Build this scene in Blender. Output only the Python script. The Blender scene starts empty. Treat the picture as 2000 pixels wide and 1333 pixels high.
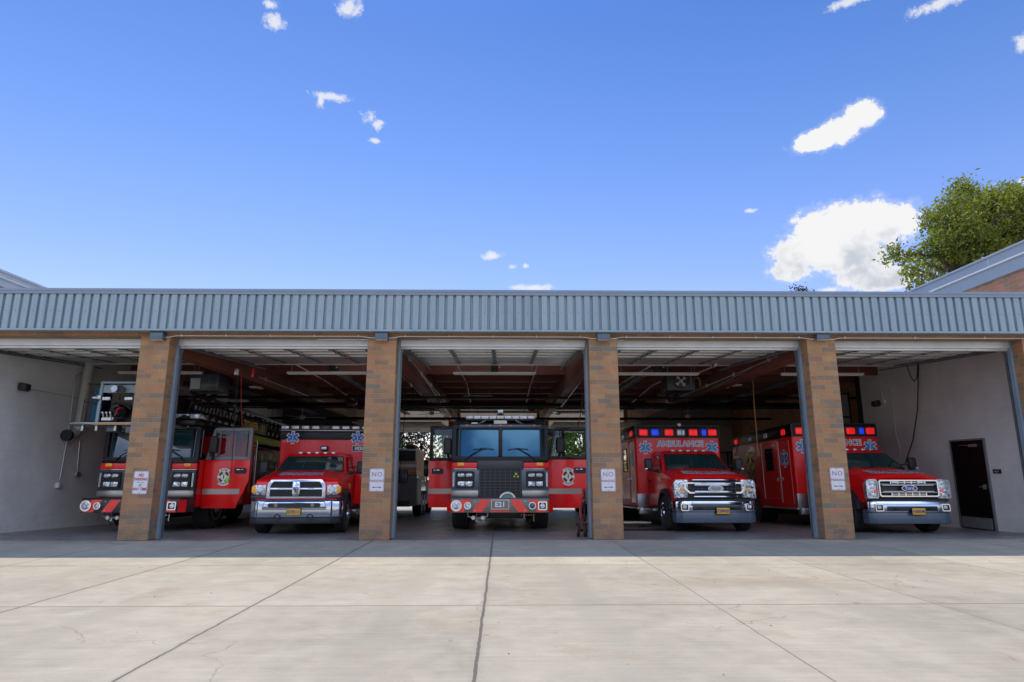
import bpy, bmesh, math, random
from math import sin, cos, pi, radians
from mathutils import Vector, Matrix
import numpy as np
sc = bpy.context.scene
# ------------------------------------------------------------------ camera, world, sun, exposure
FPX, CAMH, PITCH, YAW = 1230.0, 1.36, radians(11.64), radians(0.9)
cd = bpy.data.cameras.new('camera'); cam = bpy.data.objects.new('camera', cd); sc.collection.objects.link(cam)
cd.sensor_width = 36; cd.lens = 36*FPX/2000; cd.clip_start = 0.05; cd.clip_end = 4000
cam.location = (0, 0, CAMH); cam.rotation_euler = (pi/2+PITCH, 0, -YAW)
sc.camera = cam
sc.view_settings.view_transform = 'Standard'; sc.view_settings.look = 'None'
sc.view_settings.exposure = 0.82; sc.view_settings.gamma = 1
sc.render.resolution_x = 1024; sc.render.resolution_y = 682
sc.cycles.max_bounces = 8; sc.cycles.diffuse_bounces = 5; sc.cycles.glossy_bounces = 4; sc.cycles.sample_clamp_indirect = 6
_F = Vector((sin(YAW)*cos(PITCH), cos(YAW)*cos(PITCH), sin(PITCH))); _R = Vector((cos(YAW), -sin(YAW), 0)); _U = _R.cross(_F)
def ray(x, y): return _F*FPX + _R*(x-1000) + _U*(666.5-y)
def at(x, y, Y):                       # a point of the photograph carried out to the plane Y
    r = ray(x, y); return Vector((0, 0, CAMH)) + r*(Y/r.y)
def atx(x, y, X):
    r = ray(x, y); return Vector((0, 0, CAMH)) + r*(X/r.x)
SUN_EL, SUN_AZ = radians(64.5), radians(-18)     # azimuth from +Y towards +X: sun stands behind the building, a bit left
W = bpy.data.worlds.new("World"); sc.world = W; W.use_nodes = True
nt = W.node_tree; N = nt.nodes; L = nt.links
for n in list(N): N.remove(n)
out = N.new('ShaderNodeOutputWorld'); bg = N.new('ShaderNodeBackground'); L.new(bg.outputs[0], out.inputs[0])
bg.inputs[1].default_value = 0.12
sky = N.new('ShaderNodeTexSky'); sky.sky_type = 'NISHITA'; sky.sun_disc = False
sky.sun_elevation = SUN_EL; sky.sun_rotation = SUN_AZ; sky.altitude = 900; sky.air_density = 1.25; sky.dust_density = 0.5; sky.ozone_density = 3.0
def wm(op, a, b=None, c=None, clamp=False):
    n = N.new('ShaderNodeMath'); n.operation = op; n.use_clamp = clamp
    for i, v in enumerate((a, b, c)):
        if v is None: continue
        if isinstance(v, (int, float)): n.inputs[i].default_value = v
        else: L.new(v, n.inputs[i])
    return n.outputs[0]
tc = N.new('ShaderNodeTexCoord'); sp = N.new('ShaderNodeSeparateXYZ'); L.new(tc.outputs['Generated'], sp.inputs[0])
az = wm('ARCTAN2', sp.outputs[0], sp.outputs[1]); el = wm('ARCSINE', sp.outputs[2])
cx = N.new('ShaderNodeCombineXYZ'); L.new(az, cx.inputs[0]); L.new(el, cx.inputs[1])
def wnoise(scale, detail, rough=.6):
    n = N.new('ShaderNodeTexNoise'); n.inputs['Scale'].default_value = scale; n.inputs['Detail'].default_value = detail
    n.inputs['Roughness'].default_value = rough; L.new(cx.outputs[0], n.inputs['Vector']); return n.outputs[0]
n1 = wm('SUBTRACT', wnoise(24, 8, .62), 0.5); n2 = wm('SUBTRACT', wnoise(85, 8, .72), 0.5)
n3 = wnoise(11, 6)
CL = [(1596,276,44,22,0),(1636,258,40,26,0),(1680,226,34,26,0),(1576,284,28,13,0),
      (1685,443,68,50,0),(1612,452,72,46,0),(1562,492,52,30,0),(1735,440,56,46,0),(1650,500,90,40,0),(1545,525,40,26,0),(1725,548,56,26,0),(1680,535,50,25,0),
      (645,190,40,9,1),(626,197,10,16,1),(722,228,17,15,1),(738,243,13,12,1),(735,276,15,6,1),(960,500,22,8,1),(1000,521,11,6,1),(1026,519,6,6,1),
      (1037,563,46,8,1),(535,42,20,17,1),(527,8,16,12,1),(682,14,26,22,1),(1660,3,50,10,1),(1840,6,66,12,1),(1998,85,14,22,1),(1998,352,10,9,1),(1465,412,18,6,1.5),(1620,566,26,8,1)]
dist = None; distw = None
for (px, py, rx, ry, wisp) in CL:
    r = ray(px, py).normalized(); a0 = math.atan2(r.x, r.y); e0 = math.asin(r.z)
    k = 1/FPX*(r.dot(_F)); sx = rx*k*1.0/ math.cos(e0)*r.dot(_F)**0; sy = ry*k
    u = wm('MULTIPLY', wm('SUBTRACT', az, a0), 1/sx); v = wm('MULTIPLY', wm('SUBTRACT', el, e0), 1/sy)
    d = wm('ADD', wm('MULTIPLY', u, u), wm('MULTIPLY', v, v))
    d = wm('SQRT', d)
    if wisp:
        d = wm('ADD', d, 0.12 if wisp == 1 else .35); distw = d if distw is None else wm('MINIMUM', distw, d)
    else: dist = d if dist is None else wm('SMOOTH_MIN', dist, d, .25)
dn = wm('ADD', wm('ADD', dist, wm('MULTIPLY', n1, 1.7)), wm('MULTIPLY', n2, 1.1))
dw = wm('ADD', wm('ADD', distw, wm('MULTIPLY', n1, 1.6)), wm('MULTIPLY', n2, 2.6))
def smooth(v, a, b):
    n = N.new('ShaderNodeMapRange'); n.interpolation_type = 'SMOOTHSTEP'; L.new(v, n.inputs[0])
    n.inputs[1].default_value = a; n.inputs[2].default_value = b; n.inputs[3].default_value = 0; n.inputs[4].default_value = 1; return n.outputs[0]
m1 = wm('ADD', wm('MULTIPLY', wm('SUBTRACT', 1.0, smooth(dn, .80, 1.05)), .80), wm('MULTIPLY', wm('SUBTRACT', 1.0, smooth(dn, .95, 1.38)), .20)); m2 = wm('MULTIPLY', wm('SUBTRACT', 1.0, smooth(dw, .30, 1.25)), .80)
mask = wm('MAXIMUM', m1, m2)
core = wm('MULTIPLY', smooth(wm('ADD', wm('ADD', n3, wm('MULTIPLY', n1, .8)), wm('MULTIPLY', wm('SUBTRACT', el, .28), -2.2)), .30, .60), wm('SUBTRACT', 1.0, smooth(dn, .40, 1.0)))
ccol = N.new('ShaderNodeMixRGB'); L.new(core, ccol.inputs[0]); ccol.inputs[1].default_value = (4.35, 4.35, 4.4, 1); ccol.inputs[2].default_value = (2.75, 2.95, 3.3, 1)
mx = N.new('ShaderNodeMixRGB'); L.new(mask, mx.inputs[0]); L.new(ccol.outputs[0], mx.inputs[2])
hsv = N.new('ShaderNodeHueSaturation'); hsv.inputs['Saturation'].default_value = 1.12; hsv.inputs['Value'].default_value = 1.0; L.new(sky.outputs[0], hsv.inputs['Color'])
tint = N.new('ShaderNodeMixRGB'); tint.blend_type = 'MULTIPLY'; tint.inputs[0].default_value = 1; tint.inputs[2].default_value = (.88, .83, 1.0, 1); L.new(hsv.outputs[0], tint.inputs[1]); grad = N.new('ShaderNodeValToRGB'); grad.color_ramp.interpolation = 'B_SPLINE'; e = grad.color_ramp.elements
e[0].position = .16; e[0].color = (1.04, .89, .88, 1); e[1].position = .86; e[1].color = (.40, .84, 1.6, 1)
for p_, c_ in ((.30, (.92, .83, .85, 1)), (.45, (.72, .77, .80, 1)), (.62, (.48, .62, .72, 1))): k = e.new(p_); k.color = c_
k = e.new(.74); k.color = (.38, .54, .67, 1)
L.new(el, grad.inputs[0]); tg = N.new('ShaderNodeMixRGB'); tg.blend_type = 'MULTIPLY'; tg.inputs[0].default_value = 1; L.new(tint.outputs[0], tg.inputs[1]); L.new(grad.outputs[0], tg.inputs[2])
# unseen bright clouds added behind the viewer to lift the fill light
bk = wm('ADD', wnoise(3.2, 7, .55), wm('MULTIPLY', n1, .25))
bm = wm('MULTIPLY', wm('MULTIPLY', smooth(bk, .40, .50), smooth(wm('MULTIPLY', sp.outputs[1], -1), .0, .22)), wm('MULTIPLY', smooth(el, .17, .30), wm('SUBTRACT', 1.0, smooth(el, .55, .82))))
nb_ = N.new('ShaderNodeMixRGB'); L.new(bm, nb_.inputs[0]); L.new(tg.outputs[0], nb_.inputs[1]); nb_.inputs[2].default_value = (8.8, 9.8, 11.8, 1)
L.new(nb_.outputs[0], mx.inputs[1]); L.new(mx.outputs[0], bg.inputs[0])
sd = bpy.data.lights.new('sun', 'SUN'); sun = bpy.data.objects.new('sun', sd); sc.collection.objects.link(sun)
sd.energy = 2.05; sd.angle = radians(0.53); sd.color = (1.0, .93, .83)
sun.rotation_euler = Vector((sin(SUN_AZ)*cos(SUN_EL), cos(SUN_AZ)*cos(SUN_EL), sin(SUN_EL))).to_track_quat('Z', 'Y').to_euler()
sun.location = (0, 30, 40)

# ------------------------------------------------------------------ materials
MATS = {}
def newmat(name):
    m = bpy.data.materials.new(name); m.use_nodes = True; MATS[name] = m
    return m, m.node_tree, m.node_tree.nodes['Principled BSDF']
def mat(name, col, rough=.5, metal=0, coat=0, var=.12, vs=4.0, bump=0, bs=60, spec=None, trans=0, obj=True):
    """plain surface with a little procedural mottling, so that no surface is dead flat"""
    m, t, b = newmat(name)
    b.inputs['Roughness'].default_value = rough; b.inputs['Metallic'].default_value = metal; b.inputs['Coat Weight'].default_value = coat
    b.inputs['Coat Roughness'].default_value = .04
    if spec is not None: b.inputs['Specular IOR Level'].default_value = spec
    tcn = t.nodes.new('ShaderNodeTexCoord'); nz = t.nodes.new('ShaderNodeTexNoise'); nz.inputs['Scale'].default_value = vs; nz.inputs['Detail'].default_value = 6
    t.links.new(tcn.outputs['Object'], nz.inputs['Vector'])
    mr = t.nodes.new('ShaderNodeMapRange'); mr.inputs[1].default_value = .25; mr.inputs[2].default_value = .75; mr.inputs[3].default_value = 1-var; mr.inputs[4].default_value = 1+var
    t.links.new(nz.outputs[0], mr.inputs[0])
    vm = t.nodes.new('ShaderNodeVectorMath'); vm.operation = 'SCALE'; vm.inputs[0].default_value = col[:3]; t.links.new(mr.outputs[0], vm.inputs['Scale'])
    t.links.new(vm.outputs[0], b.inputs['Base Color'])
    mr2 = t.nodes.new('ShaderNodeMapRange'); mr2.inputs[3].default_value = max(.01, rough*(1-var)); mr2.inputs[4].default_value = min(1, rough*(1+var)+.01)
    t.links.new(nz.outputs[0], mr2.inputs[0]); t.links.new(mr2.outputs[0], b.inputs['Roughness'])
    if bump:
        nb = t.nodes.new('ShaderNodeTexNoise'); nb.inputs['Scale'].default_value = bs; nb.inputs['Detail'].default_value = 4
        t.links.new(tcn.outputs['Object'], nb.inputs['Vector'])
        bn = t.nodes.new('ShaderNodeBump'); bn.inputs['Strength'].default_value = bump; bn.inputs['Distance'].default_value = .01
        t.links.new(nb.outputs[0], bn.inputs['Height']); t.links.new(bn.outputs[0], b.inputs['Normal'])
    return m
class NB:                                # short hand for node trees
    def __init__(s, t): s.t = t
    def new(s, k): return s.t.nodes.new('ShaderNode'+k)
    def m(s, op, a, b=None, c=None, clamp=False):
        n = s.new('Math'); n.operation = op; n.use_clamp = clamp
        for i, v in enumerate((a, b, c)):
            if v is None: continue
            if isinstance(v, (int, float)): n.inputs[i].default_value = v
            else: s.t.links.new(v, n.inputs[i])
        return n.outputs[0]
    def ln(s, a, b): s.t.links.new(a, b)
    def noise(s, vec, scale, detail=5, rough=.55):
        n = s.new('TexNoise'); n.inputs['Scale'].default_value = scale; n.inputs['Detail'].default_value = detail; n.inputs['Roughness'].default_value = rough
        s.ln(vec, n.inputs['Vector']); return n.outputs[0]
    def mix(s, f, a, b, mode='MIX'):
        n = s.new('MixRGB'); n.blend_type = mode
        for i, v in ((0, f), (1, a), (2, b)):
            if isinstance(v, (int, float)): n.inputs[i].default_value = v
            elif isinstance(v, tuple): n.inputs[i].default_value = (*v, 1) if len(v) == 3 else v
            else: s.ln(v, n.inputs[i])
        return n.outputs[0]
    def ramp(s, f, stops, interp='LINEAR'):
        n = s.new('ValToRGB'); n.color_ramp.interpolation = interp; e = n.color_ramp.elements
        while len(e) > 1: e.remove(e[-1])
        e[0].position = stops[0][0]; e[0].color = (*stops[0][1], 1)
        for p, c in stops[1:]:
            k = e.new(p); k.color = (*c, 1)
        s.ln(f, n.inputs[0]); return n.outputs[0]
    def rng(s, v, a, b, c=0, d=1, smooth=False):
        n = s.new('MapRange'); n.interpolation_type = 'SMOOTHSTEP' if smooth else 'LINEAR'; s.ln(v, n.inputs[0])
        for i, k in enumerate((a, b, c, d)): n.inputs[i+1].default_value = k
        return n.outputs[0]
def concrete(name, base, joints_x, joints_y, slab=True, rough=.85, streak=.62, gloss=None):
    m, t, b = newmat(name); q = NB(t)
    g = q.new('NewGeometry'); s = q.new('SeparateXYZ'); q.ln(g.outputs['Position'], s.inputs[0]); X, Y = s.outputs[0], s.outputs[1]
    pos = g.outputs['Position']
    mp = q.new('Mapping'); mp.inputs['Scale'].default_value = (.35, 9, 1); q.ln(pos, mp.inputs[0])
    st = q.noise(mp.outputs[0], 2.2, 7, .65)
    mp2 = q.new('Mapping'); mp2.inputs['Scale'].default_value = (1.1, 60, 1); q.ln(pos, mp2.inputs[0])
    st2 = q.noise(mp2.outputs[0], 1.0, 3, .6)
    big = q.noise(pos, .55, 5, .6); med = q.noise(pos, 3.0, 6, .6); fine = q.noise(pos, 90, 4, .7)
    f = q.m('ADD', q.m('MULTIPLY', q.m('SUBTRACT', st, .5), .55*streak), q.m('MULTIPLY', q.m('SUBTRACT', st2, .5), .22*streak))
    f = q.m('ADD', f, q.m('MULTIPLY', q.m('SUBTRACT', big, .5), .8)); f = q.m('ADD', f, q.m('MULTIPLY', q.m('SUBTRACT', med, .5), .55))
    f = q.m('ADD', f, q.m('MULTIPLY', q.m('SUBTRACT', fine, .5), .5))
    if slab:
        ci = q.m('FLOOR', q.m('DIVIDE', q.m('ADD', X, 4.9), 2.35)); cj = q.m('FLOOR', q.m('DIVIDE', q.m('SUBTRACT', Y, 6.92), 2.86))
        cv = q.new('CombineXYZ'); q.ln(ci, cv.inputs[0]); q.ln(cj, cv.inputs[1]); wn = q.new('TexWhiteNoise'); q.ln(cv.outputs[0], wn.inputs['Vector'])
        f = q.m('ADD', f, q.m('MULTIPLY', q.m('SUBTRACT', wn.outputs[0], .5), .2))
    col = q.new('VectorMath'); col.operation = 'SCALE'; col.inputs[0].default_value = base; q.ln(q.m('ADD', f, 1.0), col.inputs['Scale'])
    c = col.outputs[0]
    stain = q.rng(q.noise(pos, 1.1, 6, .7), .50, .70, 0, .55, True)
    c = q.mix(stain, c, tuple(k*w for k, w in zip(base, (.74, .66, .55))))
    # rusty brown stain of its own shape right of the middle
    u = q.m('DIVIDE', q.m('SUBTRACT', X, 3.3), 1.7); v = q.m('DIVIDE', q.m('SUBTRACT', Y, 8.2), .55)
    d = q.m('ADD', q.m('SQRT', q.m('ADD', q.m('MULTIPLY', u, u), q.m('MULTIPLY', v, v))), q.m('MULTIPLY', q.m('SUBTRACT', st, .5), 1.8))
    c = q.mix(q.rng(d, 1.1, .3, 0, .38, True), c, tuple(k*w for k, w in zip(base, (.62, .50, .40))))
    if slab:      # faint tyre tracks leading out of the bays, and a few hairline cracks
        tx = q.m('ABSOLUTE', q.m('SUBTRACT', q.m('ABSOLUTE', q.m('SUBTRACT', q.m('MODULO', q.m('ADD', q.m('ADD', X, q.m('MULTIPLY', q.m('SUBTRACT', big, .5), .8)), 26.05), 4.72), 2.36)), .98))
        tk = q.m('MULTIPLY', q.rng(tx, .10, .26, 1, 0, True), q.rng(med, .36, .64, 0, .17)); c = q.mix(tk, c, (.12, .11, .10))
        vo = q.new('TexVoronoi'); vo.feature = 'DISTANCE_TO_EDGE'; vo.inputs['Scale'].default_value = .42
        wv = q.new('VectorMath'); wv.operation = 'ADD'; nv = q.new('TexNoise'); nv.inputs['Scale'].default_value = 2.2; nv.inputs['Detail'].default_value = 6; q.ln(pos, nv.inputs['Vector']); sv = q.new('VectorMath'); sv.operation = 'SCALE'; sv.inputs['Scale'].default_value = .55; q.ln(nv.outputs['Color'], sv.inputs[0])
        q.ln(pos, wv.inputs[0]); q.ln(sv.outputs[0], wv.inputs[1]); q.ln(wv.outputs[0], vo.inputs['Vector'])
        ck = q.m('MULTIPLY', q.rng(vo.outputs['Distance'], .0012, .003, .5, 0), q.rng(big, .50, .56)); c = q.mix(ck, c, (.12, .10, .08))
        dr = q.rng(q.noise(pos, 5.5, 2, .4), .72, .80, 0, .45, True); c = q.mix(dr, c, (.14, .12, .10))
    spots = q.rng(q.noise(pos, 14, 2, .5), .77, .80, 0, .25); c = q.mix(spots, c, tuple(k*.35 for k in base))
    wob = q.m('MULTIPLY', q.m('SUBTRACT', q.noise(pos, 2.5, 6, .75), .5), .045)
    jm = None
    for (lst, cc) in ((joints_x, X), (joints_y, Y)):
        for (v0, wd) in lst:
            a = q.m('ABSOLUTE', q.m('SUBTRACT', q.m('ADD', cc, wob), v0)); k = q.rng(a, wd, wd*1.5, 1, 0, True)
            h = q.m('MULTIPLY', q.rng(a, wd, wd*7, .28, 0, True), q.rng(med, .35, .7)); k = q.m('MAXIMUM', k, h)
            jm = k if jm is None else q.m('MAXIMUM', jm, k)
    if jm is not None: c = q.mix(q.m('MULTIPLY', jm, .82), c, (.085, .065, .050))
    q.ln(c, b.inputs['Base Color']); 
    if gloss: q.ln(q.rng(q.noise(pos, 1.6, 6, .7), .3, .7, gloss[0], gloss[1]), b.inputs['Roughness'])
    else: b.inputs['Roughness'].default_value = rough
    bn = q.new('Bump'); bn.inputs['Strength'].default_value = .35; bn.inputs['Distance'].default_value = .006
    hh = q.m('ADD', fine, q.m('MULTIPLY', st2, .6)); 
    if jm is not None: hh = q.m('SUBTRACT', hh, q.m('MULTIPLY', jm, 1.5))
    q.ln(hh, bn.inputs['Height']); q.ln(bn.outputs[0], b.inputs['Normal'])
    return m
JX = [(-9.6,.006),(-7.22,.007),(-4.9,.009),(-2.56,.009),(-.18,.011),(2.2,.0035),(4.53,.003),(6.9,.006),(9.3,.006)]
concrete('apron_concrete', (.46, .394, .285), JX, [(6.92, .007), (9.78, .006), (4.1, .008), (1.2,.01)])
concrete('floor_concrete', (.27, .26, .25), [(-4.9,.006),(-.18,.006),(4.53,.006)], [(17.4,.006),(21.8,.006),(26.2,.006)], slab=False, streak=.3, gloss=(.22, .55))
concrete('yard_concrete', (.52, .46, .38), [], [(40,.02)], slab=False)
def brick(name, tone=1.0, red=0.0, face=None):
    m, t, b = newmat(name); q = NB(t)
    tcn = q.new('TexCoord'); s = q.new('SeparateXYZ'); q.ln(tcn.outputs['Object'], s.inputs[0])
    gm = q.new('NewGeometry'); ns = q.new('SeparateXYZ'); q.ln(gm.outputs['Normal'], ns.inputs[0])
    side = q.m('GREATER_THAN', q.m('ABSOLUTE', ns.outputs[0]), .7)
    u = q.m('ADD', q.m('MULTIPLY', s.outputs[0], q.m('SUBTRACT', 1, side)), q.m('MULTIPLY', s.outputs[1], side))
    H, Lb = .1016, .305
    row = q.m('FLOOR', q.m('DIVIDE', s.outputs[2], H)); odd = q.m('MODULO', q.m('ABSOLUTE', row), 2)
    uu = q.m('ADD', q.m('DIVIDE', u, Lb), q.m('MULTIPLY', odd, .5)); col = q.m('FLOOR', uu)
    fu = q.m('FRACT', uu); fv = q.m('FRACT', q.m('DIVIDE', s.outputs[2], H))
    eu = q.m('MULTIPLY', q.m('MINIMUM', fu, q.m('SUBTRACT', 1, fu)), Lb); ev = q.m('MULTIPLY', q.m('MINIMUM', fv, q.m('SUBTRACT', 1, fv)), H)
    e = q.m('ADD', q.m('MINIMUM', eu, ev), q.m('MULTIPLY', q.m('SUBTRACT', q.noise(tcn.outputs['Object'], 40, 3), .5), .004))
    mort = q.rng(e, .0035, .0065, 1, 0, True)
    cv = q.new('CombineXYZ'); q.ln(col, cv.inputs[0]); q.ln(row, cv.inputs[1]); q.ln(side, cv.inputs[2])
    ob = q.new('ObjectInfo'); ad = q.new('VectorMath'); ad.operation = 'ADD'; q.ln(cv.outputs[0], ad.inputs[0]); 
    cr = q.new('CombineXYZ'); q.ln(q.m('MULTIPLY', ob.outputs['Random'], 91.7), cr.inputs[2]); q.ln(cr.outputs[0], ad.inputs[1])
    wn = q.new('TexWhiteNoise'); q.ln(ad.outputs[0], wn.inputs['Vector'])
    T = tone
    def k(*c): return tuple(x*T for x in c)
    c = q.ramp(wn.outputs[0], [(0, k(.40,.22,.10)), (.18, k(.36,.195,.092)), (.34, k(.41,.20,.092)), (.5, k(.30,.18,.10)), (.62, k(.37,.215,.105)), (.72, k(.27,.165,.10)), (.83, k(.27,.19,.125)), (.90, k(.21,.175,.13)), (.945, k(.46,.18,.10)), (.975, k(.42,.24,.11))], 'CONSTANT')
    if red: c = q.mix(red, c, k(.34, .12, .06))
    nz = q.noise(tcn.outputs['Object'], 25, 6, .7); c = q.mix(1.0, c, q.ramp(nz, [(.2, (.78,.78,.78)), (.8, (1.2,1.2,1.2))]), 'MULTIPLY')
    c = q.mix(mort, c, k(.33, .26, .185)); c = q.mix(1.0, c, q.ramp(q.noise(tcn.outputs['Object'], 1.7, 5, .6), [(.3, (.82,.82,.84)), (.7, (1.12,1.1,1.08))]), 'MULTIPLY')
    # grime, scuffs and splashed dirt at the foot
    ft = q.m('MULTIPLY', q.rng(s.outputs[2], .05, .75, 1, 0, True), q.rng(q.noise(tcn.outputs['Object'], 5, 6, .7), .38, .62))
    if face != 'high': c = q.mix(q.m('MULTIPLY', ft, .62), c, (.115, .10, .095))
    sc_ = q.m('MULTIPLY', q.rng(q.noise(tcn.outputs['Object'], 70, 3, .7), .66, .72), q.rng(s.outputs[2], .1, 1.0, .7, 0)); 
    if face != 'high': c = q.mix(sc_, c, (.42, .38, .34))
    q.ln(c, b.inputs['Base Color']); b.inputs['Roughness'].default_value = .8
    bn = q.new('Bump'); bn.inputs['Strength'].default_value = .6; bn.inputs['Distance'].default_value = .006
    q.ln(q.m('ADD', q.m('MULTIPLY', mort, -1), q.m('MULTIPLY', nz, .6)), bn.inputs['Height']); q.ln(bn.outputs[0], b.inputs['Normal'])
    return m
brick('brick', .92); brick('lintel_brick', 1.0, .25, 'high'); brick('wing_brick', 1.25, .3, 'high')
def blockwall(name, base):
    m, t, b = newmat(name); q = NB(t); tcn = q.new('TexCoord'); s = q.new('SeparateXYZ'); q.ln(tcn.outputs['Object'], s.inputs[0])
    H, Lb = .203, .406; row = q.m('FLOOR', q.m('DIVIDE', s.outputs[2], H)); odd = q.m('MODULO', q.m('ABSOLUTE', row), 2)
    gm = q.new('NewGeometry'); ns = q.new('SeparateXYZ'); q.ln(gm.outputs['Normal'], ns.inputs[0]); side = q.m('GREATER_THAN', q.m('ABSOLUTE', ns.outputs[0]), .7)
    u = q.m('ADD', q.m('MULTIPLY', s.outputs[0], q.m('SUBTRACT', 1, side)), q.m('MULTIPLY', s.outputs[1], side))
    uu = q.m('ADD', q.m('DIVIDE', u, Lb), q.m('MULTIPLY', odd, .5)); fu = q.m('FRACT', uu); fv = q.m('FRACT', q.m('DIVIDE', s.outputs[2], H))
    e = q.m('MINIMUM', q.m('MULTIPLY', q.m('MINIMUM', fu, q.m('SUBTRACT', 1, fu)), Lb), q.m('MULTIPLY', q.m('MINIMUM', fv, q.m('SUBTRACT', 1, fv)), H))
    mort = q.rng(e, .003, .008, 1, 0, True); nz = q.noise(tcn.outputs['Object'], 1.3, 6, .65); fz = q.noise(tcn.outputs['Object'], 45, 3, .7)
    c = q.mix(1.0, base, q.ramp(nz, [(.25, (.86,.86,.85)), (.75, (1.08,1.08,1.08))]), 'MULTIPLY')
    c = q.mix(q.m('MULTIPLY', mort, .16), c, tuple(k*.55 for k in base))
    scf = q.m('MULTIPLY', q.rng(s.outputs[2], .0, 1.1, 1, 0), q.rng(q.noise(tcn.outputs['Object'], 7, 6, .75), .52, .7)); c = q.mix(q.m('MULTIPLY', scf, .35), c, tuple(k*.5 for k in base))
    q.ln(c, b.inputs['Base Color']); b.inputs['Roughness'].default_value = .6
    bn = q.new('Bump'); bn.inputs['Strength'].default_value = .35; bn.inputs['Distance'].default_value = .006
    q.ln(q.m('ADD', q.m('MULTIPLY', mort, -1), q.m('MULTIPLY', fz, .5)), bn.inputs['Height']); q.ln(bn.outputs[0], b.inputs['Normal']); return m
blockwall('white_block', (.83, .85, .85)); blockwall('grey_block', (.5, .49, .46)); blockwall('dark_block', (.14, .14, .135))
def wood(name, c1, c2, plank=0.14):
    m, t, b = newmat(name); q = NB(t); tcn = q.new('TexCoord'); s = q.new('SeparateXYZ'); q.ln(tcn.outputs['Object'], s.inputs[0])
    mp = q.new('Mapping'); mp.inputs['Scale'].default_value = (14, .7, 14) if plank else (1.2, 1.2, 14); q.ln(tcn.outputs['Object'], mp.inputs[0]); nz = q.noise(mp.outputs[0], 1.5, 6, .6)
    c = q.ramp(nz, [(.2, c1), (.8, c2)])
    if plank:
        id_ = q.m('FLOOR', q.m('DIVIDE', s.outputs[0], plank)); wn = q.new('TexWhiteNoise'); wn.noise_dimensions = '1D'; q.ln(id_, wn.inputs['W'])
        c = q.mix(1.0, c, q.ramp(wn.outputs[0], [(0, (.7,.7,.7)), (1, (1.25,1.2,1.15))]), 'MULTIPLY')
        fu = q.m('FRACT', q.m('DIVIDE', s.outputs[0], plank)); c = q.mix(q.rng(q.m('MINIMUM', fu, q.m('SUBTRACT', 1, fu)), .02, .06, 1, 0), c, (.01, .008, .006))
    q.ln(c, b.inputs['Base Color']); b.inputs['Roughness'].default_value = .55; return m
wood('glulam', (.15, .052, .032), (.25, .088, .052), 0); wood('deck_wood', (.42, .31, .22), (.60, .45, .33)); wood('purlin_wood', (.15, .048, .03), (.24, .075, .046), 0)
wood('lit_glulam', (.42, .21, .09), (.56, .30, .14), 0)  # brighter copy of glulam, warm light painted into the far beam ends
mat('fascia_steel', (.25, .35, .41), .42, 0, 0, .08, 1.5, .12, 8, spec=.4)
mat('cap_steel', (.19, .24, .31), .4, 0, 0, .08, 2); mat('jamb_steel', (.19, .26, .33), .45, 0, 0, .1, 3)
mat('wing_steel', (.33, .37, .39), .4, 0, 0, .06, 1.5); mat('wing_steel_pale', (.50, .50, .49), .45, 0, 0, .08, 2.5)
mat('door_steel', (.60, .61, .59), .33, .35, 0, .1, 3); mat('door_rail', (.72, .72, .68), .35, .3, 0, .1, 5); mat('track_steel', (.22, .24, .26), .4, .7, 0, .2, 6)
mat('galvanised', (.50, .50, .49), .35, .8, 0, .15, 12); mat('white_paint', (.72, .71, .68), .5, 0, 0, .06, 6); mat('cream_panel', (.68, .65, .56), .5, 0, 0, .08, 2)
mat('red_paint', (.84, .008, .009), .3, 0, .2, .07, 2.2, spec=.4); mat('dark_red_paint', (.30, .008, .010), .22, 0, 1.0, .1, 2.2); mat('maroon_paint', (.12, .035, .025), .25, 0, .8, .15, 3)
mat('black_paint', (.006, .007, .010), .3, 0, .1, .2, 3, spec=.25); mat('black_plastic', (.016, .018, .022), .55, 0, 0, .2, 20); mat('black_metal', (.015, .015, .017), .4, .3, 0, .2, 9)
mat('dark_grey', (.032, .036, .042), .4, 0, 0, .15, 7); mat('blue_grey', (.07, .10, .14), .35, 0, .3, .12, 5); mat('mid_grey', (.20, .21, .22), .5, 0, 0, .12, 5)
mat('chrome', (.50, .56, .65), .10, 1, 0, .05, 8); mat('brushed_steel', (.30, .285, .26), .3, .9, 0, .08, 20); mat('diamond_plate', (.32, .33, .34), .3, .85, 0, .15, 30, .5, 40)
mat('rubber', (.018, .018, .020), .78, 0, 0, .25, 12, .3, 50); mat('lens_red', (.95, .015, .015), .3, 0, .2, .25, 40); mat('lens_blue', (.015, .07, .85), .3, 0, .2, .25, 40)
mat('lens_clear', (.62, .66, .70), .1, .2, 1, .3, 60); mat('lens_amber', (1.0, .42, .02), .3, 0, .3, .15, 40); mat('stripe_red', (.95, .016, .012), .3, 0, .5, .06, 9)
mat('stripe_grey', (.17, .155, .135), .35, 0, .3, .1, 9); mat('band_silver', (.34, .31, .27), .3, .3, .2, .08, 3); mat('sign_white', (.60, .64, .70), .35, .1, 0, .07, 9)
mat('sign_red', (.42, .05, .045), .5, 0, 0, .25, 30); mat('decal_white', (.72, .75, .80), .35); mat('decal_blue', (.012, .13, .55), .35); mat('decal_light_blue', (.02, .26, .60), .35)
mat('decal_gold', (.80, .52, .14), .35, .3); mat('decal_black', (.012, .012, .014), .4); mat('plate_yellow', (.72, .40, .02), .45, 0, 0, .1, 30); mat('decal_navy', (.02, .03, .22), .35)
mat('lime', (.30, .75, .03), .5); mat('orange_rubber', (.75, .12, .03), .5); mat('hose_red', (.34, .03, .025), .5); mat('teal_trim', (.05, .20, .21), .3, 0, .5); mat('bronze', (.36, .20, .08), .4, .6)
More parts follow.
